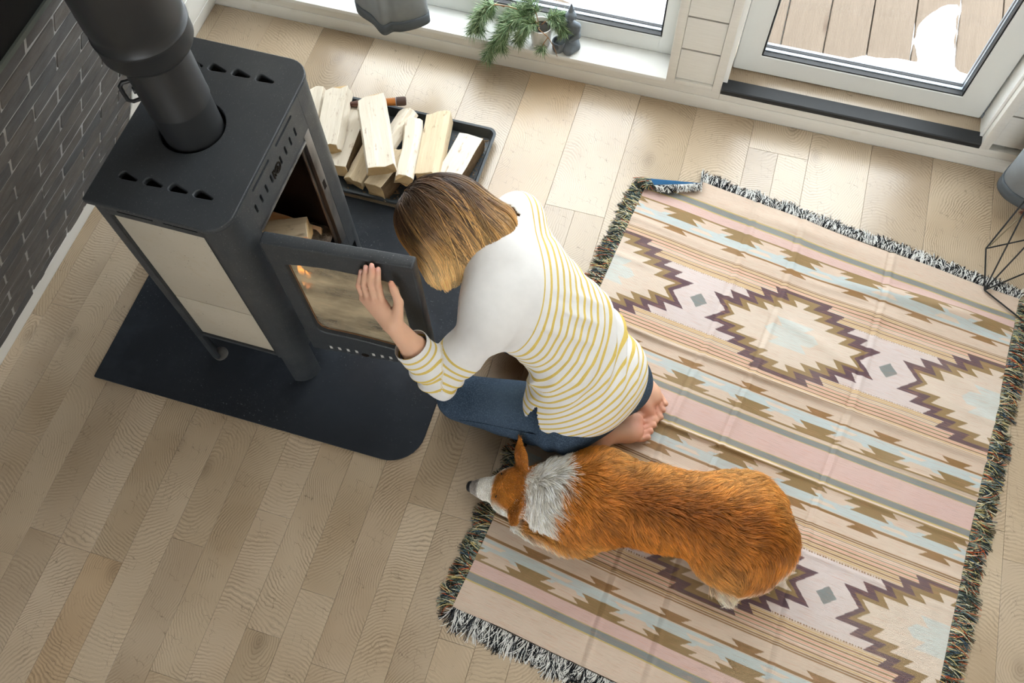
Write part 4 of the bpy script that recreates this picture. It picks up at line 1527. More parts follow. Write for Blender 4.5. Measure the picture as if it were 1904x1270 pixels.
def smooth_mesh(V, Q, it=2, lam=0.5):
    n = len(V)
    e = np.concatenate([Q[:, [0, 1]], Q[:, [1, 2]], Q[:, [2, 3]], Q[:, [3, 0]]])
    for _ in range(it):
        acc = np.zeros_like(V); cnt = np.zeros(n)
        np.add.at(acc, e[:, 0], V[e[:, 1]]); np.add.at(acc, e[:, 1], V[e[:, 0]])
        np.add.at(cnt, e[:, 0], 1); np.add.at(cnt, e[:, 1], 1)
        V = V + lam * (acc / np.maximum(cnt, 1)[:, None] - V)
    return V


def grad(fn, P, e=1e-3):
    g = np.stack([fn(P + np.eye(3)[i] * e) - fn(P - np.eye(3)[i] * e) for i in range(3)], -1)
    return g / np.maximum(np.linalg.norm(g, axis=-1), 1e-9)[..., None]


def nrmz(v):
    v = np.array(v, float)
    return v / np.linalg.norm(v)


def axes(a, b, c): return np.stack([nrmz(a), nrmz(b), nrmz(c)])


def fattr(me, name, arr):
    a = me.attributes.new(name, 'FLOAT', 'POINT')
    a.data.foreach_set('value', np.asarray(arr, np.float32))


def cattr(me, name, arr):
    a = me.color_attributes.new(name, 'FLOAT_COLOR', 'POINT')
    a.data.foreach_set('color', np.concatenate([arr, np.ones((len(arr), 1))], 1).astype(np.float32).ravel())


def noise3(P, s, seed=0):
    return (vnoise(P[:, 0] + .37 * P[:, 2], P[:, 1] - .61 * P[:, 2], s, seed) + vnoise(P[:, 2] + .5 * P[:, 0], P[:, 1] + .4 * P[:, 0], s, seed + 7)) * .5


# ================================================================== the person
A_ = np.array
PEL, WST, MID, UPP, C7 = A_([1.872, -1.290, .250]), A_([1.812, -1.258, .385]), A_([1.710, -1.225, .500]), A_([1.630, -1.198, .578]), A_([1.562, -1.180, .640])
SHL, ELL, WRL = A_([1.592, -1.345, .585]), A_([1.484, -1.458, .425]), A_([1.380, -1.438, .638])
SHR, ELR, WRR = A_([1.580, -1.022, .598]), A_([1.545, -1.000, .345]), A_([1.500, -1.120, .175])
HIL, KNL, ANL = A_([1.820, -1.395, .180]), A_([1.485, -1.372, .078]), A_([1.870, -1.392, .058])
HIR, KNR, ANR = A_([1.895, -1.225, .185]), A_([1.575, -1.110, .078]), A_([1.950, -1.140, .058])
HC = A_([1.388, -1.136, .692])
HF = nrmz([-.74, -.44, -.50])
HL = nrmz(np.cross([0, 0, 1.0], HF))          # towards the person's left
HU = np.cross(HF, HL)
LATP, LATC = nrmz([-.45, -.89, 0]), nrmz([-.08, -1, -.02])


def torso(sd, g, k=0.05):
    """torso solids grown by g"""
    s1 = nrmz(WST - PEL)
    sd.ell(PEL, A_([.160, .115, .120]) + g, axes(LATP, s1, np.cross(LATP, s1)), k)
    s2 = nrmz(MID - WST)
    sd.ell(WST, A_([.146, .15, .098]) + g, axes(LATP, s2, np.cross(LATP, s2)), k)
    s3 = nrmz(C7 - MID)
    sd.ell(MID, A_([.142, .15, .100]) + g, axes(LATC, s3, np.cross(LATC, s3)), k)
    sd.ell(UPP, A_([.150, .095, .085]) + g, axes(LATC, s3, np.cross(LATC, s3)), k)
    sd.cap(SHL + (0.0, .02, .0), SHR - (0, .02, 0), .050 + g, .050 + g, k)
    sd.cap(C7 + (0, -.02, .01), SHL, .045 + g, .045 + g, k)
    sd.cap(C7 + (0, .02, .01), SHR, .045 + g, .045 + g, k)
    return sd


body = SDF()
torso(body, 0.0)
body.chain([SHL, ELL], [.043, .036], .02).chain([ELL, ELL * .45 + WRL * .55, WRL], [.037, .033, .0235], .015)
body.chain([SHR, ELR, WRR], [.043, .036, .024], .02)
# legs
for H_, K_, N_ in ((HIL, KNL, ANL), (HIR, KNR, ANR)):
    body.chain([H_, K_], [.088, .060], .03)
    body.chain([K_ + (0.02, 0, -.012), (K_ * .6 + N_ * .4) + (0, 0, .006), N_], [.052, .055, .034], .02)
# left hand on the stove door
TIP = dict(i=(1.333, -1.363, .769), m=(1.318, -1.364, .780), r=(1.302, -1.366, .769), p=(1.286, -1.367, .746))
PIP = dict(i=(1.334, -1.385, .731), m=(1.315, -1.386, .732), r=(1.296, -1.388, .718), p=(1.279, -1.388, .704))
DIP = {k: tuple(.48 * A_(TIP[k]) + .52 * A_(PIP[k]) + A_([.001, -.0035, .001])) for k in TIP}
MCP = dict(i=(1.344, -1.404, .682), m=(1.326, -1.406, .686), r=(1.308, -1.405, .682), p=(1.292, -1.402, .673))
FR = dict(i=(.0092, .0088, .0078, .0070), m=(.0094, .0090, .0080, .0072), r=(.0090, .0085, .0076, .0068), p=(.0080, .0074, .0066, .0060))
palm_n = nrmz(np.cross(A_(MCP['i']) - A_(MCP['p']), WRL - A_(MCP['m'])))
for k in 'imrp':
    f0 = A_(MCP[k]) * .55 + WRL * .45
    body.cap(WRL + (A_(MCP[k]) - A_(MCP['m'])) * .5, MCP[k], .0165, .0118, .010)
for k in 'imrp':
    body.chain([MCP[k], PIP[k], DIP[k], TIP[k]], FR[k], .0022)
TH = [(1.385, -1.425, .655), (1.386, -1.398, .690), (1.375, -1.386, .722), (1.369, -1.381, .748)]
body.chain(TH, [.0175, .0115, .0098, .0078], .006)
# right hand resting on the right thigh
rd = nrmz(A_([-.12, -.05, -.35]))
RP = WRR + rd * .05
body.cap(WRR, RP, .022, .020, .015)
for j, o in enumerate((-.028, -.010, .009, .026)):
    b0 = RP + A_([.2, -.98, 0]) * o
    body.chain([b0, b0 + A_([-.035, -.005, -.012]), b0 + A_([-.055, -.008, -.034])], [.0095, .0085, .007], .004)
body.chain([WRR + (0, -.015, -.01), RP + A_([-.01, -.045, .0])], [.013, .009], .006)


# feet, soles up
def foot(sd, heel, ball, inner, toe_len, seed):
    fd = nrmz(ball - heel); up = A_([0, 0, 1.0])
    ln = nrmz(np.cross(up, fd)); ln = ln if ln @ inner > 0 else -ln
    sd.ell(heel, [.036, .030, .030], axes(fd, ln, up), .02)
    sd.cap(heel, ball - fd * .03 + ln * -.008 + (0, 0, -.006), .029, .030, .025)
    sd.ell(ball - fd * .006 + ln * .020, [.036, .026, .024], axes(fd, ln, up), .018)
    sd.ell(ball - fd * .018 - ln * .014, [.036, .027, .022], axes(fd, ln, up), .018)
    for j, (o, l, r) in enumerate(((.034, 1.0, .0165), (.012, 1.04, .0108), (-.006, .96, .0104), (-.023, .84, .0100), (-.039, .68, .0098))):
        b0 = ball + ln * o + fd * (.016 - .012 * (j > 2) - .008 * (j > 3))
        sd.chain([b0 + (0, 0, -.006), b0 + fd * toe_len * l * .55 + (0, 0, -.006), b0 + fd * toe_len * l + (0, 0, -.002)], [r * .80, r * .82, r], .0022)


foot(body, A_([1.925, -1.372, .066]), A_([2.026, -1.304, .046]), A_([-.6, .8, 0]), .044, 1)
foot(body, A_([1.985, -1.130, .064]), A_([2.050, -1.205, .042]), A_([-.8, -.5, 0]), .044, 2)
body.cap(ANL, (1.930, -1.376, .062), .034, .030, .02)
body.cap(ANR, (1.985, -1.130, .060), .034, .030, .02)
# neck and head
NK = HC - HF * .035 - HU * .075
body.chain([C7 + A_([.0, 0, -.03]), NK], [.056, .050], .03)
body.ell(HC - HF * .012 + HU * .012, [.074, .092, .082], axes(HL, HF, HU), .02)
body.ell(HC + HF * .038 - HU * .045, [.056, .052, .066], axes(HL, HF, HU), .03)
body.ell(HC + HF * .060 - HU * .088, [.030, .024, .022], axes(HL, HF, HU), .025)     # chin
body.cap(HC + HF * .086 - HU * .002, HC + HF * .106 - HU * .036, .007, .0105, .010)    # nose
body.cap(HC + HF * .085 + HU * .012 + HL * .034, HC + HF * .088 + HU * .012 - HL * .034, .012, .012, .015)  # brow
body.cap(HC + HF * .090 - HU * .062 + HL * .018, HC + HF * .090 - HU * .062 - HL * .018, .0065, .0065, .006)  # lips
for s_ in (-1, 1):
    body.ell(HC + HF * .066 - HU * .028 + HL * s_ * .040, [.022, .02, .022], axes(HL, HF, HU), .02)  # cheek
    e0 = HC - HF * .002 - HU * .020 + HL * s_ * .077
    body.ell(e0, [.008, .020, .031], axes(HL, HF, HU), .006)                              # ear
lo, hi = body.bounds(.012)
bV, bQ = surface_nets(body, lo, hi, .0042)
bV = smooth_mesh(bV, bQ, 1, .4)
me = npmesh('body', bV, bQ)
sk = np.tile(A_(srgb(220, 174, 145)), (len(bV), 1))
n1 = noise3(bV, 30, 3)[:, None]
sk = sk * (.94 + .12 * n1)
def tintat(p, r, c, a):
    w = np.exp(-(np.linalg.norm(bV - A_(p), axis=1) / r) ** 2)[:, None] * a
    sk[:] = sk * (1 - w) + A_(srgb(*c)) * w
for k in 'imrp':
    tintat(TIP[k], .014, (226, 158, 142), .55); tintat(PIP[k], .010, (214, 150, 132), .40); tintat(MCP[k], .012, (216, 150, 130), .45)
    dd = nrmz(A_(TIP[k]) - A_(DIP[k])); nd = nrmz(A_([.05, -1, .25]) - dd * (A_([.05, -1, .25]) @ dd))
    tintat(A_(TIP[k]) + nd * FR[k][3] + dd * .0015, .0052, (240, 196, 186), .95)
tintat(TH[3], .013, (224, 140, 120), .6)
for p in ((2.03, -1.30, .07), (2.05, -1.26, .05), (2.06, -1.31, .04), (2.08, -1.22, .04)): tintat(p, .035, (212, 136, 118), .45)
tintat((1.95, -1.37, .09), .03, (214, 150, 126), .4)
rel = bV - HC
scal = ((rel @ HU) * .9 - (rel @ HF) * .75 > .012) & (np.linalg.norm(rel, axis=1) < .13)
sk[scal] = srgb(84, 62, 44)
mouth = (np.linalg.norm(bV - (HC + HF * .094 - HU * .062), axis=1) < .014); sk[mouth] = srgb(196, 116, 108)
cattr(me, 'skin', sk)
t = NT('skin', 0.52, 0.35)
t.col(t.attr('skin'))
t.b.inputs['Subsurface Weight'].default_value = 0.12
t.b.inputs['Subsurface Radius'].default_value = (0.012, 0.005, 0.003)
t.b.inputs['Subsurface Scale'].default_value = 0.5
t.bump(t.noise(t.pos(), 420, 2), 0.10, 0.0008)
M['skin'] = t.mat
person = empty('person', (1.80, -1.28, 0.0), 'person in white and mustard striped top and jeans, kneeling, one hand on stove door', 'person')
bodyo = link('body', me, M['skin'], person)
for s_ in (-1, 1):
    link('eye', lathe_me('eye', [(0, -.011), (.006, -.0092), (.011, 0), (.006, .0092), (0, .011)], 14, tuple(HC + HF * .0815 - HU * .006 + HL * s_ * .030)), simple('eye_white', (228, 222, 214), 0.2), bodyo)


# ------------------------------------------------------------------ shirt
def arm_solid(sd, g, k):
    sd.chain([SHL + (0, .0, -.01), SHL * .5 + ELL * .5 + (0, 0, -.006), ELL + (0.006, -.004, -.006)], [.056 + g, .055 + g, .050 + g], k)
    c0 = ELL * .42 + WRL * .58
    sd.chain([ELL + (.006, -.004, -.006), ELL * .7 + WRL * .3, c0, c0 + (WRL - ELL) * .12], [.050 + g, .047 + g, .043 + g, .043 + g], k * .6)
    sd.chain([SHR, SHR * .5 + ELR * .5, ELR, ELR * .5 + WRR * .5, ELR * .3 + WRR * .7], [.056 + g, .055 + g, .049 + g, .044 + g, .04 + g], k)
    return sd


shirt = SDF()
torso(shirt, .012, .06)
arm_solid(shirt, .0, .035)
hemd = nrmz(PEL - WST)
# loose back panel hanging over the seat
shirt.ell(PEL + hemd * .030 + A_([-.005, 0.008, .030]), [.165, .110, .118], axes(LATP, hemd, np.cross(LATP, hemd)), .05)
shirt.cap(WST + LATP * .06 + (0.02, 0, 0), PEL + LATP * .105 + A_([-.05, 0, -.01]), .083, .076, .05)
shirt.chain([C7 + A_([0, 0, -.03]), NK], [.066, .066], .035)
lo, hi = shirt.bounds(.012)
sV, sQ = surface_nets(shirt, lo, hi, .0052)
sV = smooth_mesh(sV, sQ, 2, .5)
gN = grad(shirt, sV)
# cloth coordinate: along the spine, or along the arms
def along(P, pts):
    best = np.full(len(P), 1e9); out = np.zeros(len(P)); acc = 0
    for i in range(len(pts) - 1):
        a, b = A_(pts[i]), A_(pts[i + 1]); ba = b - a; L = np.linalg.norm(ba)
        h = (P - a) @ ba / (L * L)
        if i > 0: h = np.maximum(h, 0)
        if i < len(pts) - 2: h = np.minimum(h, 1)
        d = np.linalg.norm(P - a - np.clip(h, 0, 1)[:, None] * ba, axis=1)
        m = d < best; best[m] = d[m]; out[m] = acc + h[m] * L; acc += L
    return out, best
spine = [PEL + hemd * .18, PEL, WST, MID, C7]
ts, ds = along(sV, spine)
# smooth spine parameter: projection blended to avoid jumps
sx_ = nrmz(C7 - PEL)
tp = (sV - PEL) @ sx_
ts = .35 * (ts - .18) + .65 * tp + .10 * ((sV - PEL) @ nrmz(np.cross(LATC, sx_))) * 0
tal, dal = along(sV, [SHL, ELL, WRL])
tar, dar = along(sV, [SHR, ELR, WRR])
armL = (dal < .085) & (dal < ds - .015) & (tal > .075)
armR = (dar < .085) & (dar < ds - .015) & (tar > .075)
_l = (sV - PEL) @ LATC
_k = np.clip((ts + .02) / .34, 0, 1)
stripe = ts + .60 * _l * _k * _k * (3 - 2 * _k)
plain = np.clip(.5 + (stripe - .380) / .012, 0, 1)
PER = .0235
stripe[armL] = tal[armL]; plain[armL] = np.clip(.5 + (.115 - tal[armL]) / .012, 0, 1)
stripe[armR] = tar[armR]; plain[armR] = np.clip(.5 + (.115 - tar[armR]) / .012, 0, 1)
# wrinkles: displacement along the normal
W_ = np.zeros(len(sV))
lat = (sV - PEL) @ LATC
w1_ = 1 - 2 * np.abs(np.sin(ts * 46 + lat * 30 + 3 * noise3(sV, 9, 4)))
zone = np.exp(-((ts - .12) / .10) ** 2)
W_ += .0105 * w1_ * zone * np.clip(noise3(sV, 12, 9) * 2 - .5, 0, 1)
W_ += .0100 * (1 - 2 * np.abs(np.sin(ts * 20 - lat * 52 + 3 * noise3(sV, 7, 14)))) * np.exp(-((ts - .22) / .09) ** 2) * np.clip(noise3(sV, 10, 19) * 2 - .6, 0, 1)
W_ += .0060 * (noise3(sV, 14, 2) - .5)
W_ += .0060 * (1 - 2 * np.abs(np.sin(lat * 24 + ts * 40 + 2.5 * noise3(sV, 6, 51)))) * np.clip(noise3(sV, 6, 61) * 2.4 - .9, 0, 1) * np.exp(-((ts - .33) / .10) ** 2)
W_[armL] += (.0072 * np.sin(tal[armL] * 130 + 4 * noise3(sV[armL], 16, 5)) * np.exp(-((tal[armL] - .25) / .07) ** 2))
W_[armR] += (.004 * np.sin(tar[armR] * 140) * np.exp(-((tar[armR] - .25) / .07) ** 2))
# pulls radiating from the armpits
for S_, sg in ((SHL, 1), (SHR, -1)):
    ap = S_ + A_([.06, .02 * sg, -.05]); r_ = sV - ap; rr2 = np.linalg.norm(r_, axis=1)
    ang_ = np.arctan2(r_ @ LATC, r_ @ sx_)
    W_ += .0028 * np.sin(ang_ * 5 + 3 * noise3(sV, 9, 77)) * np.exp(-((rr2 - .10) / .04) ** 2) * np.clip(noise3(sV, 8, 33) * 2 - .4, 0, 1)
sV = sV + gN * W_[:, None]
me = npmesh('shirt', sV, sQ)
fattr(me, 'stripe', stripe / PER); fattr(me, 'plain', plain)
bm = bmesh.new(); bm.from_mesh(me)
def cut(co, no, sel, clear=True):
    geom = [f for f in bm.faces if sel(f.calc_center_median())]
    vs = {v for f in geom for v in f.verts}; es = {e for f in geom for e in f.edges}
    bmesh.ops.bisect_plane(bm, geom=list(vs) + list(es) + geom, dist=1e-6, plane_co=Vector(co), plane_no=Vector(no), clear_outer=True)
wd = nrmz(WRL - ELL)
cuffp = ELL * .36 + WRL * .64
cut(cuffp, wd, lambda c: (Vector(c) - Vector(cuffp)).length < .09)
wd2 = nrmz(WRR - ELR)
cut(ELR * .4 + WRR * .6, wd2, lambda c: (Vector(c) - Vector(ELR * .4 + WRR * .6)).length < .09)
nd_ = nrmz(NK - C7)
neckp = C7 + nd_ * .048
cut(neckp, nrmz(nd_ + A_([.12, 0, .10])), lambda c: (Vector(c) - Vector(neckp)).length < .115)
hemp = PEL + hemd * .088
cut(hemp, nrmz(hemd + A_([0.0, 0, -.10])), lambda c: (Vector(c) - Vector(PEL)).length < .4)
# side slit on the left hip
sl = PEL + LATP * .17 + A_([-.055, 0, .02])
dele = [f for f in bm.faces if (lambda r: abs(r @ nrmz([-.75, .25, .0]) ) < .002 + .40 * max(0.0, (r @ hemd) + .045) and (r @ hemd) > -.045 and (A_(f.calc_center_median()) - PEL) @ LATP > .10)(A_(f.calc_center_median()) - sl)]
bmesh.ops.delete(bm, geom=dele, context='FACES')
bmesh.ops.delete(bm, geom=[v for v in bm.verts if not v.link_faces], context='VERTS')
# keep the largest piece only
seen, comps = set(), []
for v in bm.verts:
    if v in seen: continue
    st_, comp = [v], []
    seen.add(v)
    while st_:
        x = st_.pop(); comp.append(x)
        for e in x.link_edges:
            o_ = e.other_vert(x)
            if o_ not in seen: seen.add(o_); st_.append(o_)
    comps.append(comp)
comps.sort(key=len)
for c_ in comps[:-1]: bmesh.ops.delete(bm, geom=c_, context='VERTS')
bm.to_mesh(me); bm.free()
t = NT('striped_jersey', 0.9, 0.1)
st_ = t.attr('stripe', 'Fac'); pl_ = t.attr('plain', 'Fac')
on = t.m('MULTIPLY', t.m('LESS_THAN', t.m('FRACT', st_), 0.32), t.m('LESS_THAN', pl_, 0.5))
p = t.pos()
wht = t.mix(t.noise(p, 40, 3), srgb(220, 218, 215), srgb(230, 228, 226))
yl = t.mix(t.noise(p, 160, 2), srgb(206, 178, 92), srgb(222, 196, 112))
t.col(t.mix(on, wht, yl))
t.bump(t.noise(p, 600, 2), 0.15, 0.0006)
so = link('shirt', me, t.mat, person)
md = so.modifiers.new('thickness', 'SOLIDIFY'); md.thickness = .0022; md.offset = -1
so['label'] = 'white long-sleeved top with mustard stripes'

# ------------------------------------------------------------------ jeans
jeans = SDF()
s1 = nrmz(WST - PEL)
jeans.ell(PEL + (0, 0, -.01), A_([.164, .124, .127]), axes(LATP, s1, np.cross(LATP, s1)), .05)
jeans.ell(PEL + LATP * .050 + A_([.030, 0, -.07]), [.088, .088, .090], None, .05)
jeans.ell(PEL - LATP * .065 + A_([.045, 0, -.07]), [.097, .095, .092], None, .05)
for H_, K_, N_ in ((HIL, KNL, ANL), (HIR, KNR, ANR)):
    jeans.chain([H_ + (0, 0, .01), K_ + (0, 0, .008)], [.100, .068], .035)
    jeans.chain([K_ + (.01, 0, -.008), (K_ * .6 + N_ * .4) + (0, 0, .006), N_ + (-.01, 0, 0)], [.062, .062, .050], .03)
lo, hi = jeans.bounds(.012)
jV, jQ = surface_nets(jeans, lo, hi, .0056)
jV = smooth_mesh(jV, jQ, 2, .5)
gN = grad(jeans, jV)
wj = .004 * np.sin(jV[:, 0] * 95 + 30 * jV[:, 2] + 5 * noise3(jV, 10, 3)) * np.exp(-((jV[:, 0] - 1.80) / .07) ** 2) + .003 * (noise3(jV, 18, 8) - .5)
jV = jV + gN * wj[:, None]
jV[:, 2] = np.maximum(jV[:, 2], .008)
me = npmesh('jeans', jV, jQ)
bm = bmesh.new(); bm.from_mesh(me)
for N_, K_ in ((ANL, KNL), (ANR, KNR)):
    dn = nrmz(N_ - K_)
    cp = N_ + dn * .002
    cut(cp, dn, lambda c: (Vector(c) - Vector(cp)).length < .075)
bm.to_mesh(me); bm.free()
t = NT('denim', 0.85, 0.15)
p = t.pos()
c = t.mix(t.noise(p, 14, 4), srgb(38, 51, 67), srgb(62, 78, 97))
c = t.mix(t.rng(t.noise(p, 260, 2), 0.45, 0.7, 0, 0.3), c, srgb(120, 140, 158))
fade = t.rng(t.vm('DISTANCE', p, tuple((HIL + KNL) / 2 + A_([0.0, 0.0, .09])), out='Value'), 0.02, 0.13, 0.5, 0.0)
t.col(t.mix(fade, c, srgb(96, 116, 136)))
t.bump(t.noise(p, 700, 2), 0.3, 0.0008)
jo = link('jeans', me, t.mat, person)
jo['label'] = 'blue denim jeans'
# waistband seam and side seams as stitched tubes
def on_surface(fn, p, it=6):
    p = A_(p, float).reshape(1, 3)
    for _ in range(it): p = p - grad(fn, p) * fn(p)[:, None]
    return p[0]
for nm, pts in (('outer_seam', [HIL + LATP * .10 + A_([-.02, 0, .05]), HIL * .5 + KNL * .5 + LATP * .09 + A_([0, 0, .03]), KNL + A_([.02, -.06, .01])]),
                ('back_yoke_seam', [PEL + LATP * .13 + A_([.08, 0, .045]), PEL + A_([.13, .03, .06]), PEL - LATP * .12 + A_([.09, .04, .05])])):
    q = []
    for a, b in zip(pts[:-1], pts[1:]):
        for i in range(10): q.append(on_surface(jeans, a + (b - a) * i / 10) )
    v, f = tube_geo([Vector(x) for x in q], .0024, 6)
    link('seam', pymesh('seam', v, f, True), t.mat, jo)

# ------------------------------------------------------------------ hair
bob = SDF()
bob.ell(HC - HF * .012 + HU * .012, [.091, .108, .098], axes(HL, HF, HU), .02)
HB = nrmz(HC - HF * .10 - HU * .04 - HC)
bob.cap(HC + A_([.040, .0, .0]), HC + A_([.110, -.030, -.055]), .095, .078, .045)
bob.cap(HC + A_([.060, .0, .0]), HC + A_([.150, -.015, -.015]), .085, .062, .045)
bob.cap(HC + A_([.060, .03, .0]), HC + A_([.150, .030, -.020]), .075, .062, .04)
bob.cap(HC + A_([.000, -.035, -.02]), HC + A_([.045, -.095, -.085]), .076, .056, .040)
POLE = HC + .10 * nrmz([-.88, .16, .42])
GR = nrmz([.16, -.42, -.88])
rs = np.random.RandomState(5)
NH = 15000
dirs = rs.randn(NH * 6, 3); dirs /= np.linalg.norm(dirs, axis=1)[:, None]
du_, df_ = dirs @ HU, dirs @ HF
hairline = np.where(df_ < .10, du_ > -.45 + 1.0 * np.clip(df_ + .30, 0, 1), (du_ > .30 + .25 * np.clip(df_, 0, 1)) & (df_ < .80))
dirs = dirs[hairline][:NH]
NH = len(dirs)
ax_ = axes(HL, HF, HU)
root = HC - HF * .012 + HU * .012 + ((dirs @ ax_.T) * A_([.074, .092, .082])) @ ax_
# locks: strands whose roots share a small patch
cell = np.floor(dirs * 9 + rs.rand(NH, 3) * .5).astype(np.int64)
_, lock = np.unique(cell @ np.array([73856093, 19349663, 83492791]), return_inverse=True)
nl_ = lock.max() + 1
lj = (rs.randn(nl_, 3) * .10)[lock]
depth = (.016 * rs.rand(nl_)[lock] * .6 + .010 * rs.rand(NH))
HK = 20
LEN = (.315 + .03 * rs.rand(NH))
cutd = .112 + .032 * rs.rand(nl_)[lock] + .034 * rs.rand(NH) ** 1.5
pos = np.zeros((NH, HK, 3)); pos[:, 0] = root
cur = root.copy(); prev = None
stopped = np.zeros(NH, bool)
for j in range(1, HK):
    tt = j / (HK - 1)
    away = cur - POLE; away /= np.maximum(np.linalg.norm(away, axis=1), .02)[:, None]
    F_ = away * (1.0 - .75 * tt) + GR * (.22 + 1.15 * tt) + lj
    g_ = grad(bob, cur, 2e-3)
    F_ = F_ - g_ * (F_ * g_).sum(1)[:, None] * (1.0 if tt < .7 else .6)
    F_ /= np.maximum(np.linalg.norm(F_, axis=1), 1e-6)[:, None]
    if prev is not None:
        F_ = F_ * .55 + prev * .45; F_ /= np.linalg.norm(F_, axis=1)[:, None]
    prev = F_
    step = (LEN / (HK - 1))
    far = (cur - HC) @ GR > cutd
    stopped |= far
    step = np.where(stopped, .0006, step)
    cur = cur + F_ * step[:, None]
    d_ = bob(cur)
    want = -depth * (1 - .35 * tt) * min(1.0, j / 3)
    corr = np.where(stopped, 0, (d_ - want) * (.8 if tt < .75 else .25))
    cur = cur - grad(bob, cur, 2e-3) * corr[:, None]
    pos[:, j] = cur
# locks draw together towards the tips
cnt = np.bincount(lock).astype(float)
for j in range(1, HK):
    mean = np.stack([np.bincount(lock, pos[:, j, a]) / cnt for a in range(3)], 1)[lock]
    w = .42 * (j / (HK - 1)) ** 1.5
    pos[:, j] = pos[:, j] * (1 - w) + mean * w
hl_ = rs.rand(nl_)[lock]
tint = np.where(hl_[:, None] < .38, A_([[1.75, 1.68, 1.55]]), A_([[1.0, 1.0, 1.0]])) * (.62 + .6 * rs.rand(nl_)[lock] * .7 + .35 * rs.rand(NH))[:, None]
t = NT('blond_hair', 0.34, 0.5)
hi_ = t.n('ShaderNodeHairInfo').outputs['Intercept']
rc = t.ramp(hi_, [(0.0, srgb(62, 45, 32)), (0.24, srgb(86, 63, 43)), (0.48, srgb(160, 124, 78)), (1.0, srgb(214, 180, 126))])
t.col(t.mix(1.0, rc, t.attr('tint'), 'MULTIPLY'))
ho = curves_obj('hair', pos, np.concatenate([np.full(HK - 5, .00075), np.linspace(.0007, .0003, 5)]), t.mat, person, tint)
ho['kind'] = 'stuff'


# ================================================================== the dog
dog = empty('dog', (2.10, -1.58, 0.006), 'orange and white short-legged dog asleep on the rug beside the kneeling person', 'dog')
ds_ = SDF()
SP = [(1.825, -1.604, .118), (1.900, -1.590, .132), (1.985, -1.570, .138), (2.140, -1.555, .132), (2.270, -1.545, .134), (2.375, -1.540, .130), (2.440, -1.560, .105)]
SR = [.078, .098, .112, .102, .103, .116, .090]
ds_.chain([A_(p) for p in SP], SR, .05)
ds_.ell((1.965, -1.500, .115), [.085, .055, .090], None, .04)      # far shoulder
ds_.ell((1.955, -1.655, .105), [.085, .050, .085], None, .04)      # near shoulder
ds_.ell((2.365, -1.455, .105), [.110, .068, .092], None, .04)      # far haunch
ds_.ell((2.375, -1.640, .095), [.110, .068, .085], None, .04)      # near haunch
ds_.chain([A_((2.41, -1.655, .055)), A_((2.385, -1.690, .034)), A_((2.36, -1.685, .028))], [.045, .030, .024], .02)   # near hind foot
ds_.chain([A_((2.40, -1.44, .055)), A_((2.33, -1.405, .030)), A_((2.26, -1.41, .024))], [.045, .028, .020], .02)
ds_.chain([A_((1.95, -1.675, .070)), A_((1.90, -1.690, .032)), A_((1.80, -1.690, .026)), A_((1.765, -1.688, .022))], [.050, .030, .024, .022], .02)   # near foreleg
ds_.chain([A_((1.95, -1.50, .070)), A_((1.90, -1.500, .032)), A_((1.80, -1.520, .026)), A_((1.765, -1.525, .022))], [.050, .030, .024, .022], .02)
ds_.ell((2.475, -1.575, .085), [.045, .055, .050], None, .03)      # stub tail
DH, DF = A_([1.742, -1.614, .112]), nrmz([-.97, -.06, -.22])
DL = nrmz(np.cross([0, 0, 1.0], DF)); DU = np.cross(DF, DL)
ds_.chain([A_(SP[0]), DH - DF * .02], [.078, .060], .04)
ds_.ell(DH, [.066, .066, .055], axes(DL, DF, DU), .03)
ds_.ell(DH + DF * .03 - DU * .02 + DL * .03, [.035, .045, .034], axes(DL, DF, DU), .03)
ds_.ell(DH + DF * .03 - DU * .02 - DL * .03, [.035, .045, .034], axes(DL, DF, DU), .03)
ds_.chain([DH + DF * .045 - DU * .018, DH + DF * .10 - DU * .026, DH + DF * .138 - DU * .030], [.040, .029, .0205], .022)
ds_.chain([DH + DF * .05 - DU * .048, DH + DF * .120 - DU * .050], [.026, .014], .02)      # jaw
EARS = []
for s_, base, tip in ((1, A_([1.755, -1.668, .150]), A_([1.776, -1.722, .196])), (-1, A_([1.742, -1.560, .152]), A_([1.716, -1.492, .214]))):
    m = base * .55 + tip * .45
    wd_ = nrmz(np.cross(tip - base, [0.75, 0, -.35] if s_ > 0 else [0.6, 0, -.5]))
    fl_n = nrmz(np.cross(tip - base, wd_))
    ds_.cap(base, m, .038, .035, .012, (fl_n, 3.2))
    ds_.cap(m, tip, .035, .009, .008, (fl_n, 3.2))
    EARS.append((base, tip, fl_n))
lo, hi = ds_.bounds(.012)
lo[2] = -.01
dV, dQ = surface_nets(ds_, lo, hi, .0050)
dV = smooth_mesh(dV, dQ, 1, .5)
dV[:, 2] = np.maximum(dV[:, 2], .012)


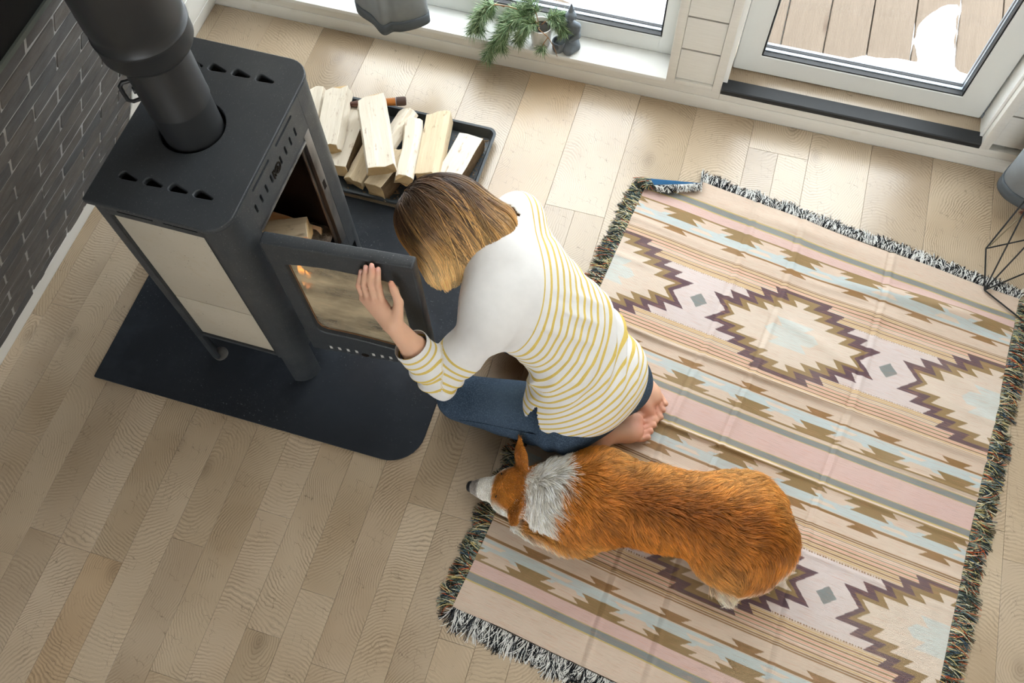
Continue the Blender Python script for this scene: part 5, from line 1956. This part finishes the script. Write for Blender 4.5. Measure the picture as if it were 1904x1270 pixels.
def dog_colour(P, rs=None):
    n = len(P)
    jit = (noise3(P, 26, 4) - .5) * .035 + (0 if rs is None else rs.randn(n) * .006)
    x, y, z = P[:, 0], P[:, 1], P[:, 2]
    org, dk, lt, wh = A_(srgb(214, 138, 54)), A_(srgb(150, 84, 30)), A_(srgb(238, 188, 112)), A_(srgb(254, 249, 238))
    c = np.tile(org, (n, 1))
    def mix(w, col): c[:] = c * (1 - w[:, None]) + col * w[:, None]
    spine_y = np.interp(x, [p[0] for p in SP], [p[1] for p in SP])
    dy = y - spine_y
    sm = lambda v, a, b: np.clip((v - a) / (b - a), 0, 1)
    mix(.65 * np.exp(-((dy + .035) / .045) ** 2) * sm(z, .15, .20) * sm(x, 1.95, 2.1), dk)      # darker back
    mix(.55 * sm(noise3(P, 14, 9), .5, .8), dk)
    mix(.40 * sm(dy, .0, .07) * sm(x, 1.92, 2.0), lt)  # window-facing side painted paler: daylight put into the coat colour
    mix(.45 * sm(.12 - z, 0, .06), lt)
    mix(.75 * np.exp(-(np.linalg.norm(P - A_([1.995, -1.465, .17]), axis=1) / .045) ** 2), lt)    # pale patch on far shoulder
    mix(.55 * np.exp(-(np.linalg.norm(P - A_([1.975, -1.70, .11]), axis=1) / .05) ** 2), lt)
    mix(.80 * sm(x + jit, 2.43, 2.49) * sm(.12 - z, -.02, .03), wh)
    mix(.80 * sm(-(y + jit), 1.665, 1.70) * sm(x, 2.28, 2.36) * sm(.075 - z, -.025, .02), wh)
    mix(.45 * np.exp(-(np.linalg.norm(P - A_([2.36, -1.69, .12]), axis=1) / .07) ** 2), lt)
    mix(.5 * np.exp(-(np.linalg.norm(P - A_([2.33, -1.43, .17]), axis=1) / .06) ** 2), lt)
    # white collar
    cl = sm(x + jit * 1.4 - .22 * np.abs(y + 1.60) , 1.756, 1.766) * sm(-(x + jit * 1.4 + .12 * np.abs(y + 1.60)), -1.888, -1.872) * sm(z, .075, .095) * sm(y, -1.72, -1.705)
    mix(cl, wh)
    # chest and forelegs white underneath
    mix(sm(.05 - z, 0, .02) * sm(-x, -1.98, -1.94), wh)
    # head
    r = P - DH
    f = r @ DF
    hd = (x < 1.80) & (f > -.07)
    e1 = np.exp(-(np.linalg.norm(P - (DH + DF * .040 + DU * .034 + DL * .030), axis=1) / .018) ** 2) + np.exp(-(np.linalg.norm(P - (DH + DF * .040 + DU * .034 - DL * .030), axis=1) / .018) ** 2)
    mix(np.where(hd, .6 * np.clip(e1, 0, 1), 0), A_(srgb(96, 56, 26)))
    mz = sm(f + jit * .5, .066, .074)
    mix(np.where(hd, mz, 0), wh)
    bz = sm(.010 - np.abs(r @ DL + jit * .3), 0, .006) * sm(f, -.02, .03)
    mix(np.where(hd, sm(.030 - (r @ DU), 0, .02) * sm(np.abs(r @ DL), .035, .055) * sm(f, -.02, .02), 0), wh)
    for b, tp_, nn in EARS:
        w = np.exp(-(np.linalg.norm(P - (b * .5 + tp_ * .5), axis=1) / .030) ** 2)
        mix(.55 * w, A_(srgb(150, 84, 40)))
    mix(np.where(f > .118, sm(f, .118, .126) * .85, 0), A_(srgb(150, 140, 134)))
    return np.clip(c, 0.005, 1)


me = npmesh('body', dV, dQ)
cattr(me, 'coat', dog_colour(dV) * .7)
t = NT('dog_skin', 0.8, 0.15)
t.col(t.attr('coat'))
link('body', me, t.mat, dog)
NP_ = DH + DF * .152 - DU * .026
nm_ = SDF().ell(NP_, [.015, .012, .0115], axes(DL, DF, DU), .004).ell(NP_ + DL * .008 - DF * .002, [.008, .009, .009], axes(DL, DF, DU), .006).ell(NP_ - DL * .008 - DF * .002, [.008, .009, .009], axes(DL, DF, DU), .006)
a_, b_ = nm_.bounds(.004)
nV, nQ = surface_nets(nm_, a_, b_, .0015, 8)
link('nose', npmesh('nose', nV, nQ), simple('dog_nose', (30, 30, 33), 0.4, 0.5, var=0.2, scale=200, bump=0.4, bscale=500), dog)
for s_ in (-1, 1):
    ec = DH + DF * .047 + DU * .030 + DL * s_ * .031
    ep = [Vector(ec + DL * s_ * k * .006 + DF * (-.009 + .006 * (k + 1)) * .4 + DU * (.003 - abs(k) * .002)) for k in (-1, 0, 1)]
    tube('eyelid', ep, .0022, M['rubber'], dog, 6)
# coat
rs = np.random.RandomState(11)
tri = np.concatenate([dQ[:, [0, 1, 2]], dQ[:, [0, 2, 3]]])
A3, B3, C3 = dV[tri[:, 0]], dV[tri[:, 1]], dV[tri[:, 2]]
ar = np.linalg.norm(np.cross(B3 - A3, C3 - A3), axis=1)
zc_ = (A3 + B3 + C3)[:, 2] / 3
ar = ar * np.where(zc_ < .02, 0.05, 1.0)
NFUR = 75000
ti = np.searchsorted(np.cumsum(ar) / ar.sum(), rs.rand(NFUR))
ti = np.clip(ti, 0, len(tri) - 1)
a_, b_ = rs.rand(NFUR), rs.rand(NFUR)
sw = a_ + b_ > 1
a_[sw], b_[sw] = 1 - a_[sw], 1 - b_[sw]
R0_ = A3[ti] + a_[:, None] * (B3[ti] - A3[ti]) + b_[:, None] * (C3[ti] - A3[ti])
gN = grad(ds_, R0_)
spy = np.interp(R0_[:, 0], [p[0] for p in SP], [p[1] for p in SP])
fl = np.zeros((NFUR, 3))
fl[:, 0] = 1.0
fl[:, 1] = np.clip((R0_[:, 1] - spy) * 5, -.8, .8) - .10
fl[:, 2] = -.45
rump = np.clip((R0_[:, 0] - 2.36) / .08, 0, 1)
fl[:, 0] -= rump * .45
fl[:, 1] -= rump * .35
wv_ = np.stack([vnoise(R0_[:, 0], R0_[:, 1], 16, 41) - .5, vnoise(R0_[:, 0], R0_[:, 1], 16, 42) - .5, vnoise(R0_[:, 0], R0_[:, 1], 20, 43) - .5], 1)
fl += wv_ * 1.7
fl -= gN * (fl * gN).sum(1)[:, None]
fl /= np.maximum(np.linalg.norm(fl, axis=1), 1e-6)[:, None]
ln = np.full(NFUR, .030)
x_ = R0_[:, 0]
ln = np.where(x_ < 1.80, np.interp(x_, [1.58, 1.66, 1.72, 1.80], [.0035, .005, .008, .016]), ln)
ln = np.where((x_ > 1.80) & (x_ < 1.95), .036, ln)
ln = np.where(x_ > 2.33, .038, ln)
for b, tp_, nn in EARS:
    ln = np.where(np.linalg.norm(R0_ - (b * .45 + tp_ * .55), axis=1) < .042, .005, ln)
ln *= .75 + .5 * rs.rand(NFUR)
K_ = 5
pos = np.zeros((NFUR, K_, 3))
lift = np.where(x_ < 1.78, .35, .55) * (.7 + .6 * rs.rand(NFUR))
rj = rs.randn(NFUR, 3) * .16
for j in range(K_):
    t_ = j / (K_ - 1)
    pos[:, j] = R0_ + (fl + rj) * (ln * t_)[:, None] + gN * (ln * lift * (t_ - .62 * t_ * t_))[:, None]
    pos[:, j, 2] -= .25 * ln * t_ * t_
cell = np.floor(R0_ / .0125 + rs.rand(NFUR, 3) * .35).astype(np.int64)
_, inv = np.unique(cell @ np.array([73856093, 19349663, 83492791]), return_inverse=True)
cnt = np.bincount(inv).astype(float)
for j in range(1, K_):
    mean = np.stack([np.bincount(inv, pos[:, j, a]) / cnt for a in range(3)], 1)[inv]
    w = (.62 * (j / (K_ - 1)) ** 1.2 * (ln > .012))[:, None]
    pos[:, j] = pos[:, j] * (1 - w) + mean * w
ctone = (.66 + .62 * rs.rand(len(cnt)))[inv]
pos[:, :, 2] = np.maximum(pos[:, :, 2], .008)
fc = dog_colour(R0_, rs) * ((.80 + .45 * rs.rand(NFUR)) * ctone)[:, None]
t = NT('dog_fur', 0.38, 0.4)
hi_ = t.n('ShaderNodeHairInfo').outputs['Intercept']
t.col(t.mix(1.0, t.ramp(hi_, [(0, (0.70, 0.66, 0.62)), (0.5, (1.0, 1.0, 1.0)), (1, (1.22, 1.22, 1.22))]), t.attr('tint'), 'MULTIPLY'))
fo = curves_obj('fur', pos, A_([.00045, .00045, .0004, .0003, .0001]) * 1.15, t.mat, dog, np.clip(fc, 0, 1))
fo['kind'] = 'stuff'


# ================================================================== window sill: pot with pine, statuette
pot = empty('plant_pot', (1.345, .040, .1155), 'small white ceramic pot holding the pine sprigs on the window sill', 'pot')
link('pot_body', lathe_me('pot_body', [(0.0, 0.0), (.030, 0.0), (.034, .003), (.039, .05), (.0415, .086), (.0415, .089), (.0385, .089), (.0375, .084), (.035, .070), (0.0, .070)], 48, (1.345, .040, .1157)), simple('ceramic', (236, 236, 234), 0.25, 0.5, var=0.01), pot)
link('soil', lathe_me('soil', [(0.0, .0735), (.02, .0745), (.0352, .0715)], 24, (1.345, .040, .1157)), simple('soil_dark', (44, 40, 34), 0.95, var=0.4, scale=200), pot)
TW = simple('twig_bark', (150, 112, 78), 0.8, var=0.3, scale=120)
t = NT('pine_needle', 0.5, 0.35)
rn = t.n('ShaderNodeNewGeometry').outputs['Random Per Island']
t.col(t.ramp(rn, [(0.0, srgb(76, 106, 72)), (0.4, srgb(112, 140, 98)), (0.75, srgb(146, 168, 122)), (1.0, srgb(186, 200, 164))]))
M['needle'] = t.mat


def bez(p, n=14):
    """smooth curve through points"""
    p = [Vector(q) for q in p]
    out = []
    for i in range(len(p) - 1):
        p0, p1, p2, p3 = p[max(i - 1, 0)], p[i], p[i + 1], p[min(i + 2, len(p) - 1)]
        for k in range(n):
            s = k / n
            out.append(0.5 * ((2 * p1) + (p2 - p0) * s + (2 * p0 - 5 * p1 + 4 * p2 - p3) * s * s + (3 * p1 - p0 - 3 * p2 + p3) * s ** 3))
    return out + [p[-1]]


def sprig(paths, label, seed, density=1.0, nl=.045):
    rr = random.Random(seed)
    v, f = [], []
    nvv, nf = [], []
    for pts, bare in paths:
        c = bez(pts)
        tv, tf = tube_geo(c, [.0022 * (1 - .5 * i / len(c)) for i in range(len(c))], 6)
        b = len(v)
        v += tv; f += [tuple(x + b for x in q) for q in tf]
        if bare >= 1: continue
        for i, q in enumerate(c):
            s = i / (len(c) - 1)
            if s < bare: continue
            tan = (c[min(i + 1, len(c) - 1)] - c[max(i - 1, 0)]).normalized()
            for k in range(int(15 * density)):
                d = Vector((rr.gauss(0, 1), rr.gauss(0, 1), rr.gauss(0, 1)))
                d = (d - tan * d.dot(tan)).normalized()
                dr = (tan * rr.uniform(.15, 1.15) + d * .95 + Vector((0, 0, -.12))).normalized()
                L = nl * rr.uniform(.65, 1.15)
                sd_ = dr.cross(Vector((rr.gauss(0, 1), rr.gauss(0, 1), rr.gauss(0, 1)))).normalized() * .0011
                sd2 = dr.cross(sd_).normalized() * .0008
                bend = Vector((rr.gauss(0, .004), rr.gauss(0, .004), -.006))
                p0, p1, p2 = q + tan * rr.uniform(-.004, .004), q + dr * L * .55, q + dr * L + bend
                if p2.y > .10: p2.y = .10 - rr.uniform(0, .004)
                if p1.y > .10: p1.y = .10 - rr.uniform(0, .004)
                b2 = len(nvv)
                nvv += [p0 + sd_, p0 - sd_, p0 + sd2, p1 + sd_, p1 - sd_, p1 + sd2, p2]
                nf += [(b2, b2 + 1, b2 + 4, b2 + 3), (b2 + 1, b2 + 2, b2 + 5, b2 + 4), (b2 + 2, b2, b2 + 3, b2 + 5), (b2 + 3, b2 + 4, b2 + 6), (b2 + 4, b2 + 5, b2 + 6), (b2 + 5, b2 + 3, b2 + 6)]
    o = tag(link('pine_sprig', pymesh('pine_sprig', v, f, True), TW), label, 'pine sprig', 'pine sprigs in the white pot')
    if nf:
        nd = link('needles', pymesh('needles', nvv, nf), M['needle'], o)
        nd['kind'] = 'stuff'
    return o


R_0 = (1.335, .040, .20)
sprig([([R_0, (1.25, .040, .255), (1.16, .025, .262), (1.110, .010, .215), (1.095, -.005, .150)], .45), ([(1.17, .028, .262), (1.135, .0, .23), (1.13, -.02, .175)], .3), ([(1.21, .032, .262), (1.165, .055, .24), (1.13, .06, .19)], .5)],
      'long pine sprig arching leftwards out of the white pot with needles hanging down', 3)
sprig([([R_0, (1.285, .02, .245), (1.235, -.01, .215), (1.190, -.035, .150), (1.165, -.055, .085)], .15), ([(1.25, .0, .23), (1.225, -.03, .20), (1.215, -.045, .14)], .2), ([(1.29, .02, .245), (1.25, .03, .235), (1.21, .02, .20)], .2), ([R_0, (1.315, .005, .235), (1.29, -.012, .215), (1.275, -.018, .17)], .15), ([R_0, (1.29, .05, .245), (1.24, .06, .225), (1.22, .055, .18)], .2)],
      'dense pine sprig drooping over the sill edge towards the floor', 4, 1.25)
sprig([([R_0, (1.325, .045, .245), (1.29, .06, .290), (1.255, .07, .32)], .35), ([R_0, (1.30, .03, .24), (1.275, .02, .235)], .3)], 'short upright pine sprig behind the others near the glass', 5, .9)
sprig([([(1.345, .045, .20), (1.375, .045, .235), (1.410, .035, .230), (1.432, .028, .205)], .25), ([(1.37, .045, .232), (1.392, .052, .25), (1.42, .055, .245)], .3)], 'pine sprig leaning right from the pot against the dark statuette', 6, 1.0, .04)
sprig([([(1.340, .030, .20), (1.350, -.002, .222), (1.385, -.012, .205), (1.412, -.020, .165), (1.425, -.026, .135)], 1.0), ([(1.385, -.012, .205), (1.372, -.02, .18), (1.362, -.024, .15)], .6)], 'bare forked twig hanging over the front of the white pot', 7, .5, .04)

st = SDF()
bx = A_([1.447, .050, .1155])
st.ell(bx + (0.0, .0, .020), [.034, .030, .020], None, .01)
st.cap(bx + (-.024, -.012, .014), bx + (.012, -.026, .012), .0135, .0125, .008)
st.cap(bx + (.026, -.008, .014), bx + (.004, -.030, .010), .0135, .0115, .008)
st.ell(bx + (0.004, .006, .062), [.0235, .017, .040], None, .014)
st.cap(bx + (-.018, .004, .088), bx + (.024, .004, .088), .0105, .0105, .010)
st.chain([bx + (.026, .002, .086), bx + (.030, -.008, .060), bx + (.010, -.020, .046)], [.0085, .0078, .006], .006)
st.chain([bx + (-.020, .002, .086), bx + (-.027, -.006, .062), bx + (-.02, -.018, .048)], [.0085, .0078, .006], .006)
st.cap(bx + (.003, .003, .098), bx + (.003, .002, .112), .0075, .0075, .006)
st.ell(bx + (.003, .0, .128), [.0150, .0165, .0190], None, .005)
st.ell(bx + (.003, .002, .150), [.0085, .0085, .010], None, .006)
st.cap(bx + (.003, .002, .158), bx + (.003, .002, .172), .0055, .0015, .004)
st.cap(bx + (.003, -.016, .126), bx + (.003, -.0175, .121), .0022, .003, .003)
for s_ in (-1, 1): st.ell(bx + (.003 + s_ * .0155, .002, .123), [.003, .005, .010], None, .003)
a_, b_ = st.bounds(.005)
a_[2] = .1135
vS, qS = surface_nets(st, a_, b_, .0020, 10)
vS = bx + (vS - bx) * 1.18
vS[:, 2] = np.maximum(vS[:, 2], .1158)
SM = simple('statue_grey', (112, 120, 127), 0.7, 0.25, var=0.15, scale=120, bump=0.25, bscale=700)
stat = empty('statuette', tuple(bx), 'dark grey seated figurine with a candle bowl beside the white pot', 'statuette')
link('figure', npmesh('figure', vS, qS), SM, stat)
link('bowl', lathe_me('bowl', [(0.0, .0), (.018, .0), (.0225, .010), (.024, .034), (.0245, .044), (.0235, .047), (.0205, .046), (.0195, .030), (0.0, .026)], 36, tuple(bx + A_([-.031, -.026, .0005]))), SM, stat)

# ================================================================== curtains
t = NT('grey_curtain', 0.85, 0.2)
p = t.pos()
t.col(t.mix(t.noise(p, 30, 3), srgb(136, 142, 147), srgb(152, 158, 162)))
t.bump(t.noise(p, 500, 2), 0.2, 0.0008)
M['curtain'] = t.mat
simple('curtain_hem', (92, 98, 103), 0.85, 0.2, var=0.08, scale=60)


def curtain(plan, z0, z1, label, hemh=.045, gather=1.0):
    c = [Vector((x, y, 0)) for x, y in plan]
    loop = bez([(a.x, a.y, 0) for a in c], 8)
    root = empty('curtain', (loop[0].x, loop[0].y, z0), label, 'curtain', 'grey curtains at the window wall')
    def sheet(name, za, zb, mat, off=0.0, rows=14):
        v, f = [], []
        n = len(loop)
        for j in range(rows + 1):
            s = j / rows
            z = za + (zb - za) * s
            for i, q in enumerate(loop):
                tq = loop[min(i + 1, n - 1)] - loop[max(i - 1, 0)]
                nr = Vector((-tq.y, tq.x, 0)).normalized()
                ww = .0015 * math.sin(i * .35 + z * 5)
                dz = 0.0
                v.append((q.x + nr.x * (off + ww), q.y + nr.y * (off + ww), z + dz * (1 - min(1, (z - z0) / .5))))
        for j in range(rows):
            for i in range(n - 1):
                f.append((j * n + i, j * n + i + 1, (j + 1) * n + i + 1, (j + 1) * n + i))
        o = link(name, pymesh(name, v, f, True), mat, root)
        md = o.modifiers.new('thickness', 'SOLIDIFY'); md.thickness = .003; md.offset = 0
        return o
    sheet('cloth', z0 + .002, z1, M['curtain'])
    sheet('hem', z0, z0 + hemh, M['curtain_hem'], .0026, 3)
    sheet('hem_inner', z0, z0 + hemh, M['curtain_hem'], -.0026, 3)


curtain([(.700, -.030), (.676, -.060), (.705, -.090), (.760, -.115), (.811, -.150), (.838, -.128), (.870, -.116), (.915, -.090), (.945, -.050), (.925, -.025), (.90, -.028)], .20, 2.2, 'grey curtain with a dark hem hanging in front of the window sill near the stove')
curtain([(3.19, -.06), (3.13, -.05), (3.060, -.040), (3.022, -.075), (2.996, -.140), (3.010, -.182), (3.050, -.206), (3.10, -.222), (3.17, -.20), (3.20, -.15)], .10, 2.2, 'grey curtain at the right edge beside the glass door')

# ================================================================== wire frame stand with dried reed
ws = empty('wire_stand', (3.1, -.48, 0.0), 'black geometric wire stand at the corner of the rug by the right edge', 'wire stand')
Bv = [Vector((3.013, -.508, .014)), Vector((3.143, -.592, .014)), Vector((3.285, -.505, .014)), Vector((3.15, -.395, .014))]
Av = [Vector((2.965, -.424, .120)), Vector((3.095, -.650, .130)), Vector((3.36, -.56, .120)), Vector((3.20, -.29, .120))]
Tv = [Vector((3.02, -.30, .33)), Vector((3.14, -.58, .42)), Vector((3.27, -.42, .42)), Vector((3.12, -.32, .36))]
rods = [(Bv[0], Bv[1]), (Bv[1], Bv[2]), (Bv[2], Bv[3]), (Bv[3], Bv[0]), (Bv[0], Av[0]), (Bv[1], Av[1]), (Bv[2], Av[2]), (Bv[3], Av[3]), (Av[0], Av[3]), (Av[0], Tv[0]), (Av[3], Tv[3]), (Av[2], Tv[2]), (Av[1], Tv[1]),
        (Tv[0], Tv[3]), (Tv[3], Tv[2]), (Tv[2], Tv[1]), (Bv[0], Tv[0]), (Bv[0], Tv[3]), (Bv[2], Tv[2]), (Av[1], Av[2]), (Av[2], Av[3])]
for a, b in rods:
    tube('rod', [a, b], .0026, M['blackmetal'], ws, 8)
reed = empty('dried_reed', (2.985, -.40, .135), 'brown dried reed head on a thin stem resting in the wire stand', 'dried reed')
ra, rb = Vector((2.972, -.418, .128)), Vector((3.03, -.335, .215))
tube('stem', [ra, (ra + rb) / 2 + Vector((0, 0, .004)), rb], .0024, simple('reed_stem', (120, 108, 86), 0.8), reed, 6)
rv = (rb - ra).normalized()
N_ = 900
rs = np.random.RandomState(3)
tt = rs.rand(N_)
base = np.array(rb)[None] + np.array(rv)[None] * (tt * .11)[:, None]
dd = rs.randn(N_, 3); dd -= (dd @ np.array(rv))[:, None] * np.array(rv)[None]; dd /= np.linalg.norm(dd, axis=1)[:, None]
ends = base + dd * (.010 + .005 * rs.rand(N_))[:, None] - np.array(rv)[None] * (.012 * rs.rand(N_))[:, None]
pos = np.stack([base, base * .5 + ends * .5, ends], 1)
t = NT('reed_fluff', 0.9, 0.1); t.col(t.attr('tint'))
o = curves_obj('reed_head', pos, A_([.0009, .0007, .0004]), t.mat, reed, np.tile(A_(srgb(112, 72, 60)), (N_, 1)) * (.7 + .6 * rs.rand(N_, 1)))
o['kind'] = 'stuff'
